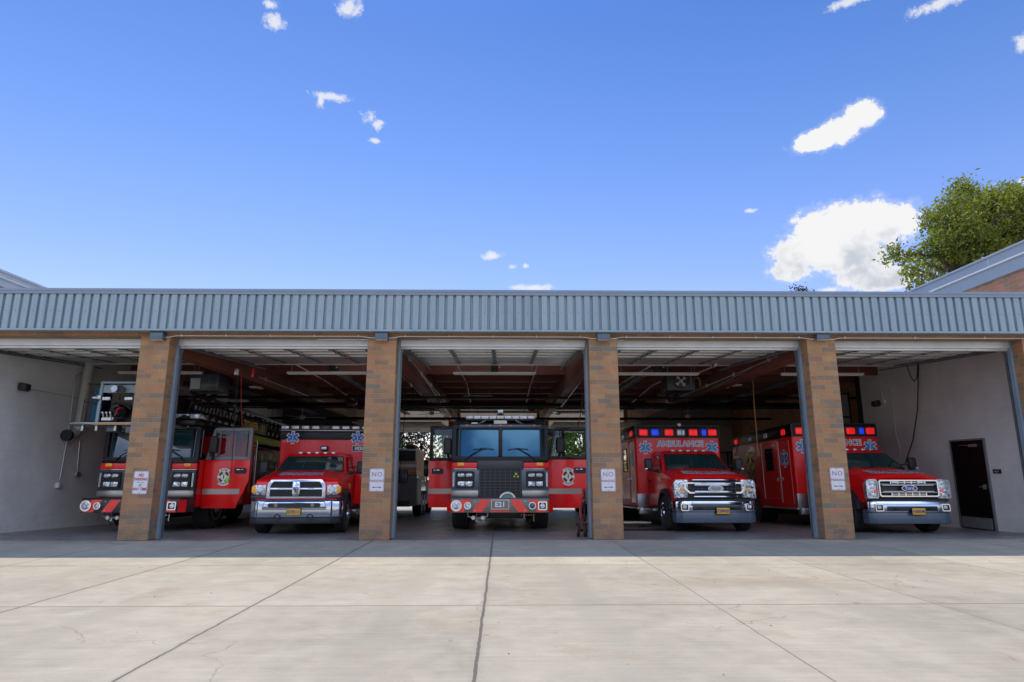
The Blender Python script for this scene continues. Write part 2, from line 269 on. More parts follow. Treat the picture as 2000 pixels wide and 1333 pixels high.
mat('brown_door', (.005, .005, .006), .4, spec=.3); mat('duct', (.50, .49, .45), .45, .1, 0, .08, 5); mat('yellow_green', (.52, .62, .03), .45, 0, 0, .2, 4); mat('dark_olive', (.035, .045, .012), .4); mat('asphalt', (.05, .05, .05), .9); mat('seat_cloth', (.03, .035, .04), .8)
mat('bark', (.10, .075, .055), .9, 0, 0, .4, 5, .8, 12); mat('brick_red', (.30, .08, .05), .7)
mat('tube_white', (.80, .79, .74), .4); mat('pebble', (.07, .055, .045), .9); mat('dry_leaf', (.24, .15, .05), .8)
def glassm(name, col, rough, metal, spec=.8):
    m = mat(name, col, rough, metal, 1.0 if metal < .1 else .3, .12, 1.2); m.node_tree.nodes['Principled BSDF'].inputs['Specular IOR Level'].default_value = spec
glassm('glass_dark', (.012, .018, .022), .04, 0); glassm('glass_teal', (.012, .045, .05), .04, .0); glassm('glass_blue', (.010, .098, .175), .06, .6); glassm('mirror', (.5, .55, .6), .03, 1)
def clearglass(name, tint, alpha):
    m, t, b = newmat(name); q = NB(t); o = t.nodes['Material Output']; tr = q.new('BsdfTransparent'); tr.inputs[0].default_value = (*tint, 1)
    gl = q.new('BsdfGlossy'); gl.inputs['Roughness'].default_value = .03; gl.inputs[0].default_value = (.9, .95, 1, 1)
    fr = q.new('Fresnel'); fr.inputs[0].default_value = 1.5; ms = q.new('MixShader'); q.ln(q.m('ADD', fr.outputs[0], alpha), ms.inputs[0]); q.ln(tr.outputs[0], ms.inputs[1]); q.ln(gl.outputs[0], ms.inputs[2]); q.ln(ms.outputs[0], o.inputs[0])
clearglass('glass_clear', (.72, .85, .82), .02); clearglass('glass_tint', (.25, .36, .38), .03); clearglass('glass_panel', (.92, .95, .95), .0)
def translucent(name, col, w=.6):
    m, t, b = newmat(name); q = NB(t); o = t.nodes['Material Output']; tcn = q.new('TexCoord'); c = q.mix(1.0, col, q.ramp(q.noise(tcn.outputs['Object'], 2, 4), [(.2, (.85,.85,.85)), (.8, (1.05,1.05,1.05))]), 'MULTIPLY')
    q.ln(c, b.inputs['Base Color']); tl = q.new('BsdfTranslucent'); q.ln(c, tl.inputs[0]); ms = q.new('MixShader'); ms.inputs[0].default_value = w; q.ln(b.outputs[0], ms.inputs[1]); q.ln(tl.outputs[0], ms.inputs[2]); q.ln(ms.outputs[0], o.inputs[0])
translucent('skylight_panel', (.80, .80, .76)); translucent('fibreglass', (.62, .55, .43), .32)
for k_, c_ in (('lens_red', (1, .012, .012, 1)), ('lens_blue', (.01, .06, 1, 1))):      # faint emission on every red and blue lens
    b_ = MATS[k_].node_tree.nodes['Principled BSDF']; b_.inputs['Emission Color'].default_value = c_; b_.inputs['Emission Strength'].default_value = .28
def facet(name, a, bb, scale):
    m, t, b = newmat(name); q = NB(t); tcn = q.new('TexCoord'); v = q.new('TexVoronoi'); v.inputs['Scale'].default_value = scale; q.ln(tcn.outputs['Object'], v.inputs['Vector'])
    s = q.new('SeparateColor'); q.ln(v.outputs['Color'], s.inputs[0]); q.ln(q.ramp(s.outputs[0], [(0, a), (.55, tuple((x+y)/2 for x, y in zip(a, bb))), (1, bb)]), b.inputs['Base Color'])
    b.inputs['Metallic'].default_value = .55; b.inputs['Roughness'].default_value = .18; b.inputs['Coat Weight'].default_value = 1
    bn = q.new('Bump'); bn.inputs['Strength'].default_value = .8; bn.inputs['Distance'].default_value = .01; q.ln(v.outputs['Distance'], bn.inputs['Height']); q.ln(bn.outputs[0], b.inputs['Normal'])
facet('lamp_facet', (.16, .19, .23), (.9, .93, .96), 26); facet('lamp_facet_fine', (.35, .40, .45), (.95, .97, 1), 45)
facet('gold_leaf', (.35, .18, .04), (.85, .62, .20), 14)
def leafm(name, c1, c2, trn=.35):
    m, t, b = newmat(name); q = NB(t); g = q.new('NewGeometry'); o = t.nodes['Material Output']
    c = q.ramp(q.noise(g.outputs['Position'], 1.1, 3, .6), [(.3, c1), (.7, c2)]); c = q.mix(1.0, c, q.ramp(q.m('FRACT', q.m('MULTIPLY', g.outputs['Random Per Island'], 7.3)), [(0, (.7,.75,.7)), (1, (1.3,1.2,1.1))]), 'MULTIPLY')
    q.ln(c, b.inputs['Base Color']); b.inputs['Roughness'].default_value = .45
    tl = q.new('BsdfTranslucent'); q.ln(q.mix(1.0, c, (1.3, 1.5, .5), 'MULTIPLY'), tl.inputs[0]); ms = q.new('MixShader'); ms.inputs[0].default_value = trn
    q.ln(b.outputs[0], ms.inputs[1]); q.ln(tl.outputs[0], ms.inputs[2]); q.ln(ms.outputs[0], o.inputs[0])
leafm('leaf_olive', (.11, .14, .03), (.28, .28, .045), .45); leafm('leaf_pine', (.028, .045, .025), (.06, .075, .035), .2); leafm('leaf_bright', (.07, .13, .02), (.15, .20, .035)); leafm('leaf_yellow', (.20, .19, .03), (.30, .27, .05)); leafm('grass_blade', (.06, .09, .02), (.13, .15, .04))

m = MATS['fascia_steel']; q = NB(m.node_tree); b = m.node_tree.nodes['Principled BSDF']; tcn = q.new('TexCoord'); sx_ = q.new('SeparateXYZ'); q.ln(tcn.outputs['Object'], sx_.inputs[0])
mp = q.new('Mapping'); mp.inputs['Scale'].default_value = (9, 9, .35); q.ln(tcn.outputs['Object'], mp.inputs[0]); st = q.noise(mp.outputs[0], 2.0, 6, .65)
pn = q.new('TexWhiteNoise'); pn.noise_dimensions = '1D'; q.ln(q.m('FLOOR', q.m('DIVIDE', q.m('ADD', sx_.outputs[0], 16.5), .9125)), pn.inputs['W'])
c = q.mix(1.0, (.265, .345, .39), q.ramp(st, [(.25, (.80,.81,.83)), (.75, (1.14,1.13,1.12))]), 'MULTIPLY'); c = q.mix(1.0, c, q.ramp(pn.outputs[0], [(0, (.93,.94,.95)), (1, (1.05,1.05,1.04))]), 'MULTIPLY'); q.ln(c, b.inputs['Base Color'])
# ------------------------------------------------------------------ helpers
COL = sc.collection
class G:
    """collects shapes and links them as ONE mesh object"""
    def __init__(s): s.b = bmesh.new()
    def _v(s, pts): return [s.b.verts.new(p) for p in pts]
    def box(s, x0, x1, y0, y1, z0, z1, bev=0, seg=2, M=None):
        v = s._v([(x0,y0,z0),(x1,y0,z0),(x1,y1,z0),(x0,y1,z0),(x0,y0,z1),(x1,y0,z1),(x1,y1,z1),(x0,y1,z1)])
        fs = [s.b.faces.new([v[i] for i in f]) for f in ((3,2,1,0),(4,5,6,7),(0,1,5,4),(1,2,6,5),(2,3,7,6),(3,0,4,7))]
        if bev:
            es = list({e for f in fs for e in f.edges}); r = bmesh.ops.bevel(s.b, geom=es, offset=bev, segments=seg, affect='EDGES', profile=.5); v = list({q for f in r['faces'] for q in f.verts} | {q for q in v if q.is_valid})
        if M is not None: bmesh.ops.transform(s.b, matrix=M, verts=[q for q in v if q.is_valid])
        return s
    def prism(s, pts, a, b, ax='y', bev=0, seg=2, M=None):
        """pts outline in the two other axes, extruded along ax from a to b"""
        def P(p, k): return {'y': (p[0], k, p[1]), 'x': (k, p[0], p[1]), 'z': (p[0], p[1], k)}[ax]
        lo = s._v([P(p, a) for p in pts]); hi = s._v([P(p, b) for p in pts]); n = len(pts)
        fs = [s.b.faces.new(lo), s.b.faces.new(hi[::-1])] + [s.b.faces.new((lo[i], hi[i], hi[(i+1)%n], lo[(i+1)%n])) for i in range(n)]
        bmesh.ops.recalc_face_normals(s.b, faces=fs); v = lo+hi
        if bev:
            es = list({e for f in fs for e in f.edges}); r = bmesh.ops.bevel(s.b, geom=es, offset=bev, segments=seg, affect='EDGES', profile=.5); v = list({q for f in r['faces'] for q in f.verts} | {q for q in v if q.is_valid})
        if M is not None: bmesh.ops.transform(s.b, matrix=M, verts=[q for q in v if q.is_valid])
        return s
    def loft(s, rings, caps=True):
        R = [s._v(r) for r in rings]; n = len(R[0]); fs = []
        for a, b in zip(R, R[1:]):
            for i in range(n): fs.append(s.b.faces.new((a[i], a[(i+1)%n], b[(i+1)%n], b[i])))
        if caps: fs += [s.b.faces.new(R[0][::-1]), s.b.faces.new(R[-1])]
        bmesh.ops.recalc_face_normals(s.b, faces=fs); return s
    def grid(s, rows):
        R = [s._v(r) for r in rows]
        for a, b in zip(R, R[1:]):
            for i in range(len(a)-1): s.b.faces.new((a[i], a[i+1], b[i+1], b[i]))
        return s
    def tube(s, pts, r, n=8, closed=False):
        pts = [Vector(p) for p in pts]; rr = r if isinstance(r, (list, tuple)) else [r]*len(pts); rings = []; up = None
        for i, p in enumerate(pts):
            if closed: d = pts[(i+1)%len(pts)]-pts[i-1]
            else: d = pts[min(i+1, len(pts)-1)]-pts[max(i-1, 0)]
            d.normalize()
            if up is None: up = Vector((0,0,1)) if abs(d.z) < .9 else Vector((1,0,0))
            a = d.cross(up)
            if a.length < 1e-4: a = d.cross(Vector((1,.3,0)))
            a.normalize(); b = a.cross(d).normalized(); up = b
            rings.append([p+(a*cos(t)+b*sin(t))*rr[i] for t in [2*pi*k/n for k in range(n)]])
        if closed:
            R = [s._v(q) for q in rings]
            for a, b in zip(R, R[1:]+R[:1]):
                for i in range(n): s.b.faces.new((a[i], a[(i+1)%n], b[(i+1)%n], b[i]))
            return s
        return s.loft(rings)
    def cyl(s, c, r, a, b, ax='y', n=24, r2=None):
        """cylinder about c (two coords across ax) from a to b along ax"""
        r2 = r if r2 is None else r2
        def P(t, k, q): u, v = c[0]+q*cos(t), c[1]+q*sin(t); return {'y': (u, k, v), 'x': (k, u, v), 'z': (u, v, k)}[ax]
        return s.loft([[P(2*pi*i/n, a, r) for i in range(n)], [P(2*pi*i/n, b, r2) for i in range(n)]])
    def lathe(s, prof, c, ax='y', n=28):
        def P(t, k, q): u, v = c[0]+q*cos(t), c[1]+q*sin(t); return {'y': (u, k, v), 'x': (k, u, v), 'z': (u, v, k)}[ax]
        return s.loft([[P(2*pi*i/n, k, q) for i in range(n)] for (q, k) in prof])
    def ring(s, c, r0, r1, a, b, ax='y', n=28):
        def P(t, k, q): u, v = c[0]+q*cos(t), c[1]+q*sin(t); return {'y': (u, k, v), 'x': (k, u, v), 'z': (u, v, k)}[ax]
        R = [s._v([P(2*pi*i/n, k, q) for i in range(n)]) for (q, k) in ((r0, b), (r0, a), (r1, a), (r1, b))]; fs = []
        for A, B in zip(R, R[1:]+R[:1]):
            for i in range(n): fs.append(s.b.faces.new((A[i], A[(i+1)%n], B[(i+1)%n], B[i])))
        bmesh.ops.recalc_face_normals(s.b, faces=fs); return s
    def quad(s, *p): s.b.faces.new(s._v(p)); return s
    def xf(s, M): bmesh.ops.transform(s.b, matrix=M, verts=s.b.verts[:]); return s
    def o(s, name, m, parent=None, label=None, cat=None, group=None, kind=None, loc=None, smooth=35):
        me = bpy.data.meshes.new(name); s.b.to_mesh(me); s.b.free(); me.materials.append(MATS[m])
        if smooth: me.shade_smooth(); me.set_sharp_from_angle(angle=radians(smooth))
        ob = bpy.data.objects.new(name, me); COL.objects.link(ob)
        if parent: ob.parent = parent
        if loc is not None: ob.location = loc
        return tag(ob, label, cat, group, kind)
def tag(o, label=None, cat=None, group=None, kind=None):
    for k, v in (('label', label), ('category', cat), ('group', group), ('kind', kind)):
        if v: o[k] = v
    return o
def empty(name, loc, label, cat, group=None, rz=0, rx=0):
    o = bpy.data.objects.new(name, None); COL.objects.link(o); o.location = loc; o.rotation_euler = (rx, 0, rz); o.empty_display_size = .2
    return tag(o, label, cat, group)
def copy_tree(o, parent=None):
    c = o.copy(); COL.objects.link(c); c.parent = parent
    for ch in list(o.children): copy_tree(ch, c)
    return c
def text(s, size, name, m, parent, pos, front='-y', off=0, sx=1, ext=.0015, sp=1, M=None):
    """lettering as real thin mesh. front: the side it is read from"""
    cu = bpy.data.curves.new(name, 'FONT'); cu.body = s; cu.size = size; cu.align_x = 'CENTER'; cu.align_y = 'CENTER'; cu.extrude = ext; cu.offset = off; cu.space_character = sp; cu.resolution_u = 3
    t = bpy.data.objects.new('tmp', cu); COL.objects.link(t); dg = bpy.context.evaluated_depsgraph_get(); dg.update()
    me = bpy.data.meshes.new_from_object(t.evaluated_get(dg)); bpy.data.objects.remove(t); bpy.data.curves.remove(cu)
    B = {'-y': Matrix(((1,0,0),(0,0,-1),(0,1,0))), '-x': Matrix(((0,0,-1),(-1,0,0),(0,1,0))), '+x': Matrix(((0,0,1),(1,0,0),(0,1,0))), 'z': Matrix.Identity(3)}[front].to_4x4() if M is None else M
    me.transform(Matrix.Translation(pos) @ B @ Matrix.Diagonal((sx, 1, 1, 1)))
    me.materials.clear(); me.materials.append(MATS[m]); ob = bpy.data.objects.new(name, me); COL.objects.link(ob); ob.parent = parent; me.name = name
    return ob
def rrect(x0, x1, z0, z1, r, n=4):
    p = []
    for (cx_, cz, a) in ((x1-r, z1-r, 0), (x0+r, z1-r, 90), (x0+r, z0+r, 180), (x1-r, z0+r, 270)):
        for i in range(n+1): t = radians(a+90*i/n); p.append((cx_+r*cos(t), cz+r*sin(t)))
    return p
def frame(g, x0, x1, z0, z1, w, y0, y1, r=.03, n=4):
    """a rounded rectangular frame w wide lying in XZ"""
    A = rrect(x0, x1, z0, z1, r, n); B = rrect(x0+w, x1-w, z0+w, z1-w, max(.004, r-w*.5), n); k = len(A)
    R = [g._v([(p[0], y, p[1]) for p in q]) for (q, y) in ((A, y1), (A, y0), (B, y0), (B, y1))]; fs = []
    for a, b in zip(R, R[1:]+R[:1]):
        for i in range(k): fs.append(g.b.faces.new((a[i], a[(i+1)%k], b[(i+1)%k], b[i])))
    bmesh.ops.recalc_face_normals(g.b, faces=fs); return g
def star(parent, pos, R, front='-y', col='decal_blue'):
    """six-armed emergency medical star with staff and snake"""
    def outline(L, w):
        p = []
        for k in range(6):
            a = pi/2+k*pi/3; d = Vector((cos(a), sin(a))); n = Vector((-sin(a), cos(a)))
            p += [tuple(d*L-n*w), tuple(d*L+n*w)]; b = a+pi/6; p.append((2*w*cos(b), 2*w*sin(b)))
        return p
    B = {'-y': Matrix(((1,0,0),(0,0,-1),(0,1,0))), '-x': Matrix(((0,0,-1),(-1,0,0),(0,1,0))), '+x': Matrix(((0,0,1),(1,0,0),(0,1,0)))}[front].to_4x4(); M = Matrix.Translation(pos) @ B
    G().prism(outline(R, R*.27), 0, .003, 'z').xf(M).o('star_badge', 'decal_white', parent)
    G().prism(outline(R*.87, R*.18), .003, .005, 'z').xf(M).o('star_badge_centre', col, parent)
    g = G().box(-R*.025, R*.025, -R*.75, R*.78, .005, .007); z = [(sin(t*2.6)*R*.11*(1.1-t*.06), -R*.55+t*R*.15, .0065) for t in [i*.5 for i in range(17)]]; g.tube(z, R*.032, 5)
    g.xf(M).o('staff_and_snake', 'decal_white', parent)
def firebadge(parent, pos, R, front='-y', gold=False):
    B = {'-y': Matrix(((1,0,0),(0,0,-1),(0,1,0))), '-x': Matrix(((0,0,-1),(-1,0,0),(0,1,0))), '+x': Matrix(((0,0,1),(1,0,0),(0,1,0)))}[front].to_4x4(); M = Matrix.Translation(pos) @ B
    def arc(r0, r1, a0, a1, z0, z1, n=14):
        p = [(r1*cos(radians(a0+(a1-a0)*i/n)), r1*sin(radians(a0+(a1-a0)*i/n))) for i in range(n+1)]+[(r0*cos(radians(a1+(a0-a1)*i/n)), r0*sin(radians(a1+(a0-a1)*i/n))) for i in range(n+1)]
        return p
    w = 'decal_white' if not gold else 'gold_leaf'
    g = G(); g.prism(arc(R*.82, R*1.3, 48, 132, 0, 0), 0, .003, 'z'); g.prism(arc(R*.82, R*1.3, 228, 312, 0, 0), 0, .003, 'z'); g.xf(M).o('badge_scroll', w, parent)
    g = G().cyl((0, 0), R*.95, .0005, .004, 'z', 36); g.xf(M).o('badge_disc', w, parent)
    g = G()
    for k in range(4):
        a = 90*k+45; p = arc(R*.42, R*.9, a-33, a+33, 0, 0, 8); g.prism(p, .004, .006, 'z')
    g.xf(M).o('badge_cross', 'decal_gold', parent)
    g = G()
    for k in range(4):
        a = 90*k+45; g.prism(arc(R*.50, R*.83, a-27, a+27, 0, 0, 8), .006, .0075, 'z')
    g.xf(M).o('badge_inset', 'decal_black', parent)
    g = G().cyl((0, 0), R*.42, .006, .008, 'z', 28); g.xf(M).o('badge_centre', 'decal_white' if not gold else 'gold_leaf', parent)
    c = M.translation + (M.to_3x3() @ Vector((0, 0, .0095)))
    text('1', R*.8, 'badge_number', 'decal_black', parent, c, front, off=.006)
    # arched words, one letter after the other
    for word, top in (('FIRE', True), ('DISTRICT', False)):
        n = len(word); sp = 15 if top else 10.2
        for i, ch in enumerate(word):
            a = radians(90-(i-(n-1)/2)*sp) if top else radians(270+(i-(n-1)/2)*sp); rot = a-pi/2 if top else a+pi/2
            MM = M @ Matrix.Translation((R*1.05*cos(a), R*1.05*sin(a), .0045)) @ Matrix.Rotation(rot, 4, 'Z')
            BADGE.append((ch, R*(.36 if top else .27), parent, MM, w))
BADGE = []
def flush_badge(parent):
    """joins the small letters of a badge into one part"""
    global BADGE
    if not BADGE: return
    g = bmesh.new()
    for ch, size, par, MM, w in BADGE:
        o = text(ch, size, 'badge_letters', 'decal_black', par, Vector((0,0,0)), M=MM, off=.002); g.from_mesh(o.data); me = o.data; bpy.data.objects.remove(o); bpy.data.meshes.remove(me)
    me = bpy.data.meshes.new('badge_letters'); g.to_mesh(me); g.free(); me.materials.append(MATS['decal_black' if w == 'decal_white' else 'decal_black'])
    o = bpy.data.objects.new('badge_letters', me); COL.objects.link(o); o.parent = parent; BADGE = []
def wheel(parent, x, y, r, w, side, rim='chrome', name='wheel', lugs=8, rr=.58, flat=True):
    """tyre with grooves, dished rim and lug nuts. side: +1 faces +x, -1 faces -x; both tyre halves"""
    a, b = (x-w/2, x+w/2)
    prof = [(r*rr, a), (r*.93, a), (r*.99, a+w*.10)]
    for k in range(4): q = a+w*(.14+.2*k); prof += [(r, q), (r, q+w*.13), (r*.975, q+w*.14), (r*.975, q+w*.18)]
    prof += [(r, b-w*.12), (r*.99, b-w*.08), (r*.93, b), (r*rr, b)]
    t = G().lathe(prof, (y, r), 'x', 40).o(name, 'rubber', parent)
    f = b if side > 0 else a; s = side
    prof = [(r*rr*1.02, f-s*w*.5), (r*rr*1.02, f+s*.004), (r*rr*.93, f+s*.008), (r*rr*.88, f-s*.03), (r*rr*.62, f-s*.045), (r*rr*.45, f-s*.01), (r*rr*.36, f+s*.035), (r*rr*.2, f+s*.05), (.001, f+s*.052)]
    g = G().lathe(prof, (y, r), 'x', 32)
    for k in range(lugs):
        an = 2*pi*k/lugs; g.cyl((y+r*rr*.53*cos(an), r+r*rr*.53*sin(an)), .014, f-s*.04, f+s*.012, 'x', 6)
    g.o('rim', rim, t)
    g = G()
    for k in range(lugs):
        an = 2*pi*(k+.5)/lugs; g.cyl((y+r*rr*.76*cos(an), r+r*rr*.76*sin(an)), r*rr*.1, f-s*.045, f-s*.032, 'x', 10)
    g.o('rim_holes', 'black_metal', t)
    return t
# ------------------------------------------------------------------ ground
G().grid([[(-400,-300,0),(400,-300,0)],[(-400,13.14,0),(400,13.14,0)]]).o('apron', 'apron_concrete', kind='structure', label='sunlit broom finished concrete apron with dark slab joints in front of the bays', smooth=0)
FS = .03
def fz(y): return -FS*(y-13.14)
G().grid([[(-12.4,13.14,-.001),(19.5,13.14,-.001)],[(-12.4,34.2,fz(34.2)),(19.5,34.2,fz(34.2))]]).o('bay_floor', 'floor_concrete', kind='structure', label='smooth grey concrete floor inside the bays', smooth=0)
zb = fz(34.2)
G().grid([[(-60,34.2,zb-.004),(60,34.2,zb-.004)],[(-60,60,zb-.1),(60,60,zb-.1)]]).o('rear_yard', 'yard_concrete', kind='structure', label='sunlit concrete yard behind the open rear doors', smooth=0)
G().grid([[(-400,60,zb-.11),(400,60,zb-.11)],[(-400,1500,zb-.5),(400,1500,zb-.5)]]).o('far_ground', 'dry_leaf', kind='structure', label='open ground beyond the rear yard', smooth=0)
for sx_ in (-1, 1):
    G().grid([[(sx_*12.6 if sx_<0 else 19.6,13.15,-.004),(sx_*400,13.15,-.004)],[(sx_*12.6 if sx_<0 else 19.6,60,-.7),(sx_*400,60,-.7)]]).o('side_ground', 'yard_concrete', kind='structure', label='ground beside the station', smooth=0)
random.seed(5)
g = G()
for i in range(90):
    x = random.uniform(-5, 9); y = random.choice([random.gauss(9.3, 1.2), random.uniform(4.6, 13)])
    if y < 4.4 or y > 13: continue
    r = random.uniform(.003, .008); g.lathe([(.001, 0.001), (r, .002), (r*.8, r*.7), (.001, r)], (x, y), 'z', 5)
g.o('pebbles', 'pebble', kind='stuff', label='tiny pebbles and grit scattered on the sunlit apron')
g = G()
for i in range(150):
    x, y = random.choice([(random.gauss(10.6, .9), random.gauss(12.55, .25)), (random.gauss(7.5, .5), random.gauss(13.0, .06)), (random.uniform(-10, 12), random.gauss(13.0, .07)), (random.gauss(-7.9, 1.2), random.gauss(12.8, .2))])
    a = random.uniform(0, 6.3); r = random.uniform(.01, .028); z = .004+random.uniform(0, .006)
    g.quad(*[(x+r*cos(a+k)*q, y+r*sin(a+k)*q, z+h) for k, q, h in ((0, 1, .004), (1.3, .5, .0), (3.1, 1, .005), (4.6, .5, 0))])
g.o('leaf_litter', 'dry_leaf', kind='stuff', label='dry brown leaf litter blown along the foot of the piers', smooth=0)

# ------------------------------------------------------------------ the fire station
ST = empty('fire_station', (0, 13.2, 0), 'low brick fire station with blue ribbed metal fascia and five open bays', 'fire station')
ST.location = (0, 0, 0)
YF = 13.2; PX = [-12.06, -7.36, -2.56, 2.16, 6.87, 11.57]; PW = .305
# ribbed fascia: real folded sheet
def ribbed(x0, x1, y, z0, z1, pitch=.1825, depth=.052):
    g = G(); pts = []; x = x0
    while x < x1:
        for dx, dy in ((0, 0), (.118, 0), (.126, depth), (.1745, depth)): pts.append((x+dx, y+dy))
        x += pitch
    g.grid([[(p[0], p[1], z0) for p in pts], [(p[0], p[1], z1) for p in pts]]); return g
ribbed(-16.5, 16.5, 13.0, 4.275, 5.10).o('ribbed_fascia', 'fascia_steel', ST, smooth=20)
g = G().box(-16.5, 16.5, 12.97, 13.75, 5.085, 5.15, .008); g.box(-16.5, 16.5, 12.978, 12.99, 5.03, 5.086); g.o('coping', 'cap_steel', ST)
g = G().box(-16.5, 16.5, 12.972, 13.19, 4.235, 4.275, .005); g.o('drip_flashing', 'fascia_steel', ST)
g = G()
for i in range(180):
    x = -16.5+.1825*i+.06; g.cyl((x+.0, 4.66), .007, 12.994, 13.0, 'y', 6)
g.o('fascia_screws', 'black_metal', ST)
G().box(-16.5, 16.5, YF+.012, YF+.30, 4.17, 4.9).o('brick_lintel', 'lintel_brick', ST, loc=None)
for x in PX:
    b = G().box(0, 2*PW, 0, .30, 0, 4.17+(.0 if True else 0), .006, 1).o('brick_pier', 'brick', ST); b.location = (x-PW, YF, 0)
    g = G()
    for s in (-1, 1):
        xx = x+s*PW
        g.box(min(xx, xx+s*.045), max(xx, xx+s*.045), YF+.305, YF+.40, 0, 4.17); g.box(xx-s*.05 if s > 0 else xx, xx if s > 0 else xx+.05, YF+.302, YF+.43, 0, 4.17)
    g.box(x-PW+.06, x+PW-.06, YF+.303, YF+.42, 0, 4.17); g.o('steel_jamb', 'jamb_steel', ST)
g = G().box(-16.5, -12.37, YF, YF+.3, 0, 4.17); g.o('brick_wall', 'brick', ST); G().box(11.9, 16.5, YF, YF+.3, 0, 4.17).o('brick_wall', 'brick', ST)
# side walls, rear walls
def slab(name, m, x0, x1, y0, y1, z0, z1, **k): return G().box(x0, x1, y0, y1, z0, z1).o(name, m, ST, **k)
slab('side_wall', 'white_block', -12.0, -11.75, YF+.43, 34.2, -.7, 5.2)
slab('side_wall', 'white_block', 12.1, 12.35, YF+.43, 21.0, -.3, 5.2)
slab('corner_post', 'black_metal', 12.0, 12.12, 20.98, 21.1, -.3, 4.9)
slab('partition_wall', 'grey_block', 12.35, 19.4, 20.75, 21.0, -.3, 5.2)
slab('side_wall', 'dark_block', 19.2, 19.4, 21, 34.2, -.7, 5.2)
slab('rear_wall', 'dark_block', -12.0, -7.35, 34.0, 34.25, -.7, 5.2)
slab('rear_wall', 'grey_block', 7.1, 19.4, 34.0, 34.25, -.7, 5.2)
for x in (-7.36, -2.56, 2.16, 6.87): slab('rear_pier', 'wing_brick', x-.3, x+.3, 33.9, 34.35, -.7, 4.6)
for i in range(1, 4):
    h = G().grid([[(PX[i]+.3, 34.1, 3.5), (PX[i+1]-.3, 34.1, 3.5)], [(PX[i]+.3, 34.1, 5.02), (PX[i+1]-.3, 34.1, 5.02)]]).o('rear_light_panel', 'fibreglass', ST, smooth=0); g = G()
    for z in (3.5, 4.0, 4.5): g.box(PX[i]+.3, PX[i+1]-.3, 34.04, 34.098, z, z+.05)
    g.o('panel_rail', 'door_rail', h)
# roof
# roof deck with openings for the milky skylights
g = G(); g2 = G(); holes = [(-5.3, -3.1), (-2.15, 1.75), (2.6, 3.5)]; HY = (16.2, 19.85)
for (a, b, c, d_) in [(-16.4, 19.3, 13.5, HY[0]), (-16.4, 19.3, HY[1], 34.2)]+[(p, q, *HY) for p, q in zip([-16.4]+[h[1] for h in holes], [h[0] for h in holes]+[19.3])]:
    g.grid([[(a, c, 5.02), (b, c, 5.02)], [(a, d_, 5.02), (b, d_, 5.02)]]); g2.box(a, b, c, d_, 5.03, 5.10)
g.o('roof_deck_underside', 'deck_wood', ST, smooth=0); g2.o('roof', 'cap_steel', ST)
for a, b in holes: G().box(a+.01, b-.01, HY[0]+.01, HY[1]-.01, 5.05, 5.07).o('skylight', 'skylight_panel', ST)
for x in PX[1:5]:
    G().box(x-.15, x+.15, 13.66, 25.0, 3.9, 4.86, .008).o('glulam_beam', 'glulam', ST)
    G().box(x-.149, x+.149, 25.0, 33.9, 3.93, 4.86, .008).o('glulam_beam', 'lit_glulam', ST, label='far end of a glulam beam with orange light painted into its colour')
for y in (19.95, 21.7, 23.3, 25.1, 27.3, 29.5, 31.8):
    segs = [(PX[i]+.15, PX[i+1]-.15) for i in range(1, 4)]+[(-11.75, PX[1]-.15), (PX[4]+.15, 12.1 if y < 21 else 19.2)]
    if y < 14: continue
    for (a, b) in segs: G().box(a, b, y-.07, y+.07, 4.38, 4.95).o('purlin', 'purlin_wood', ST)
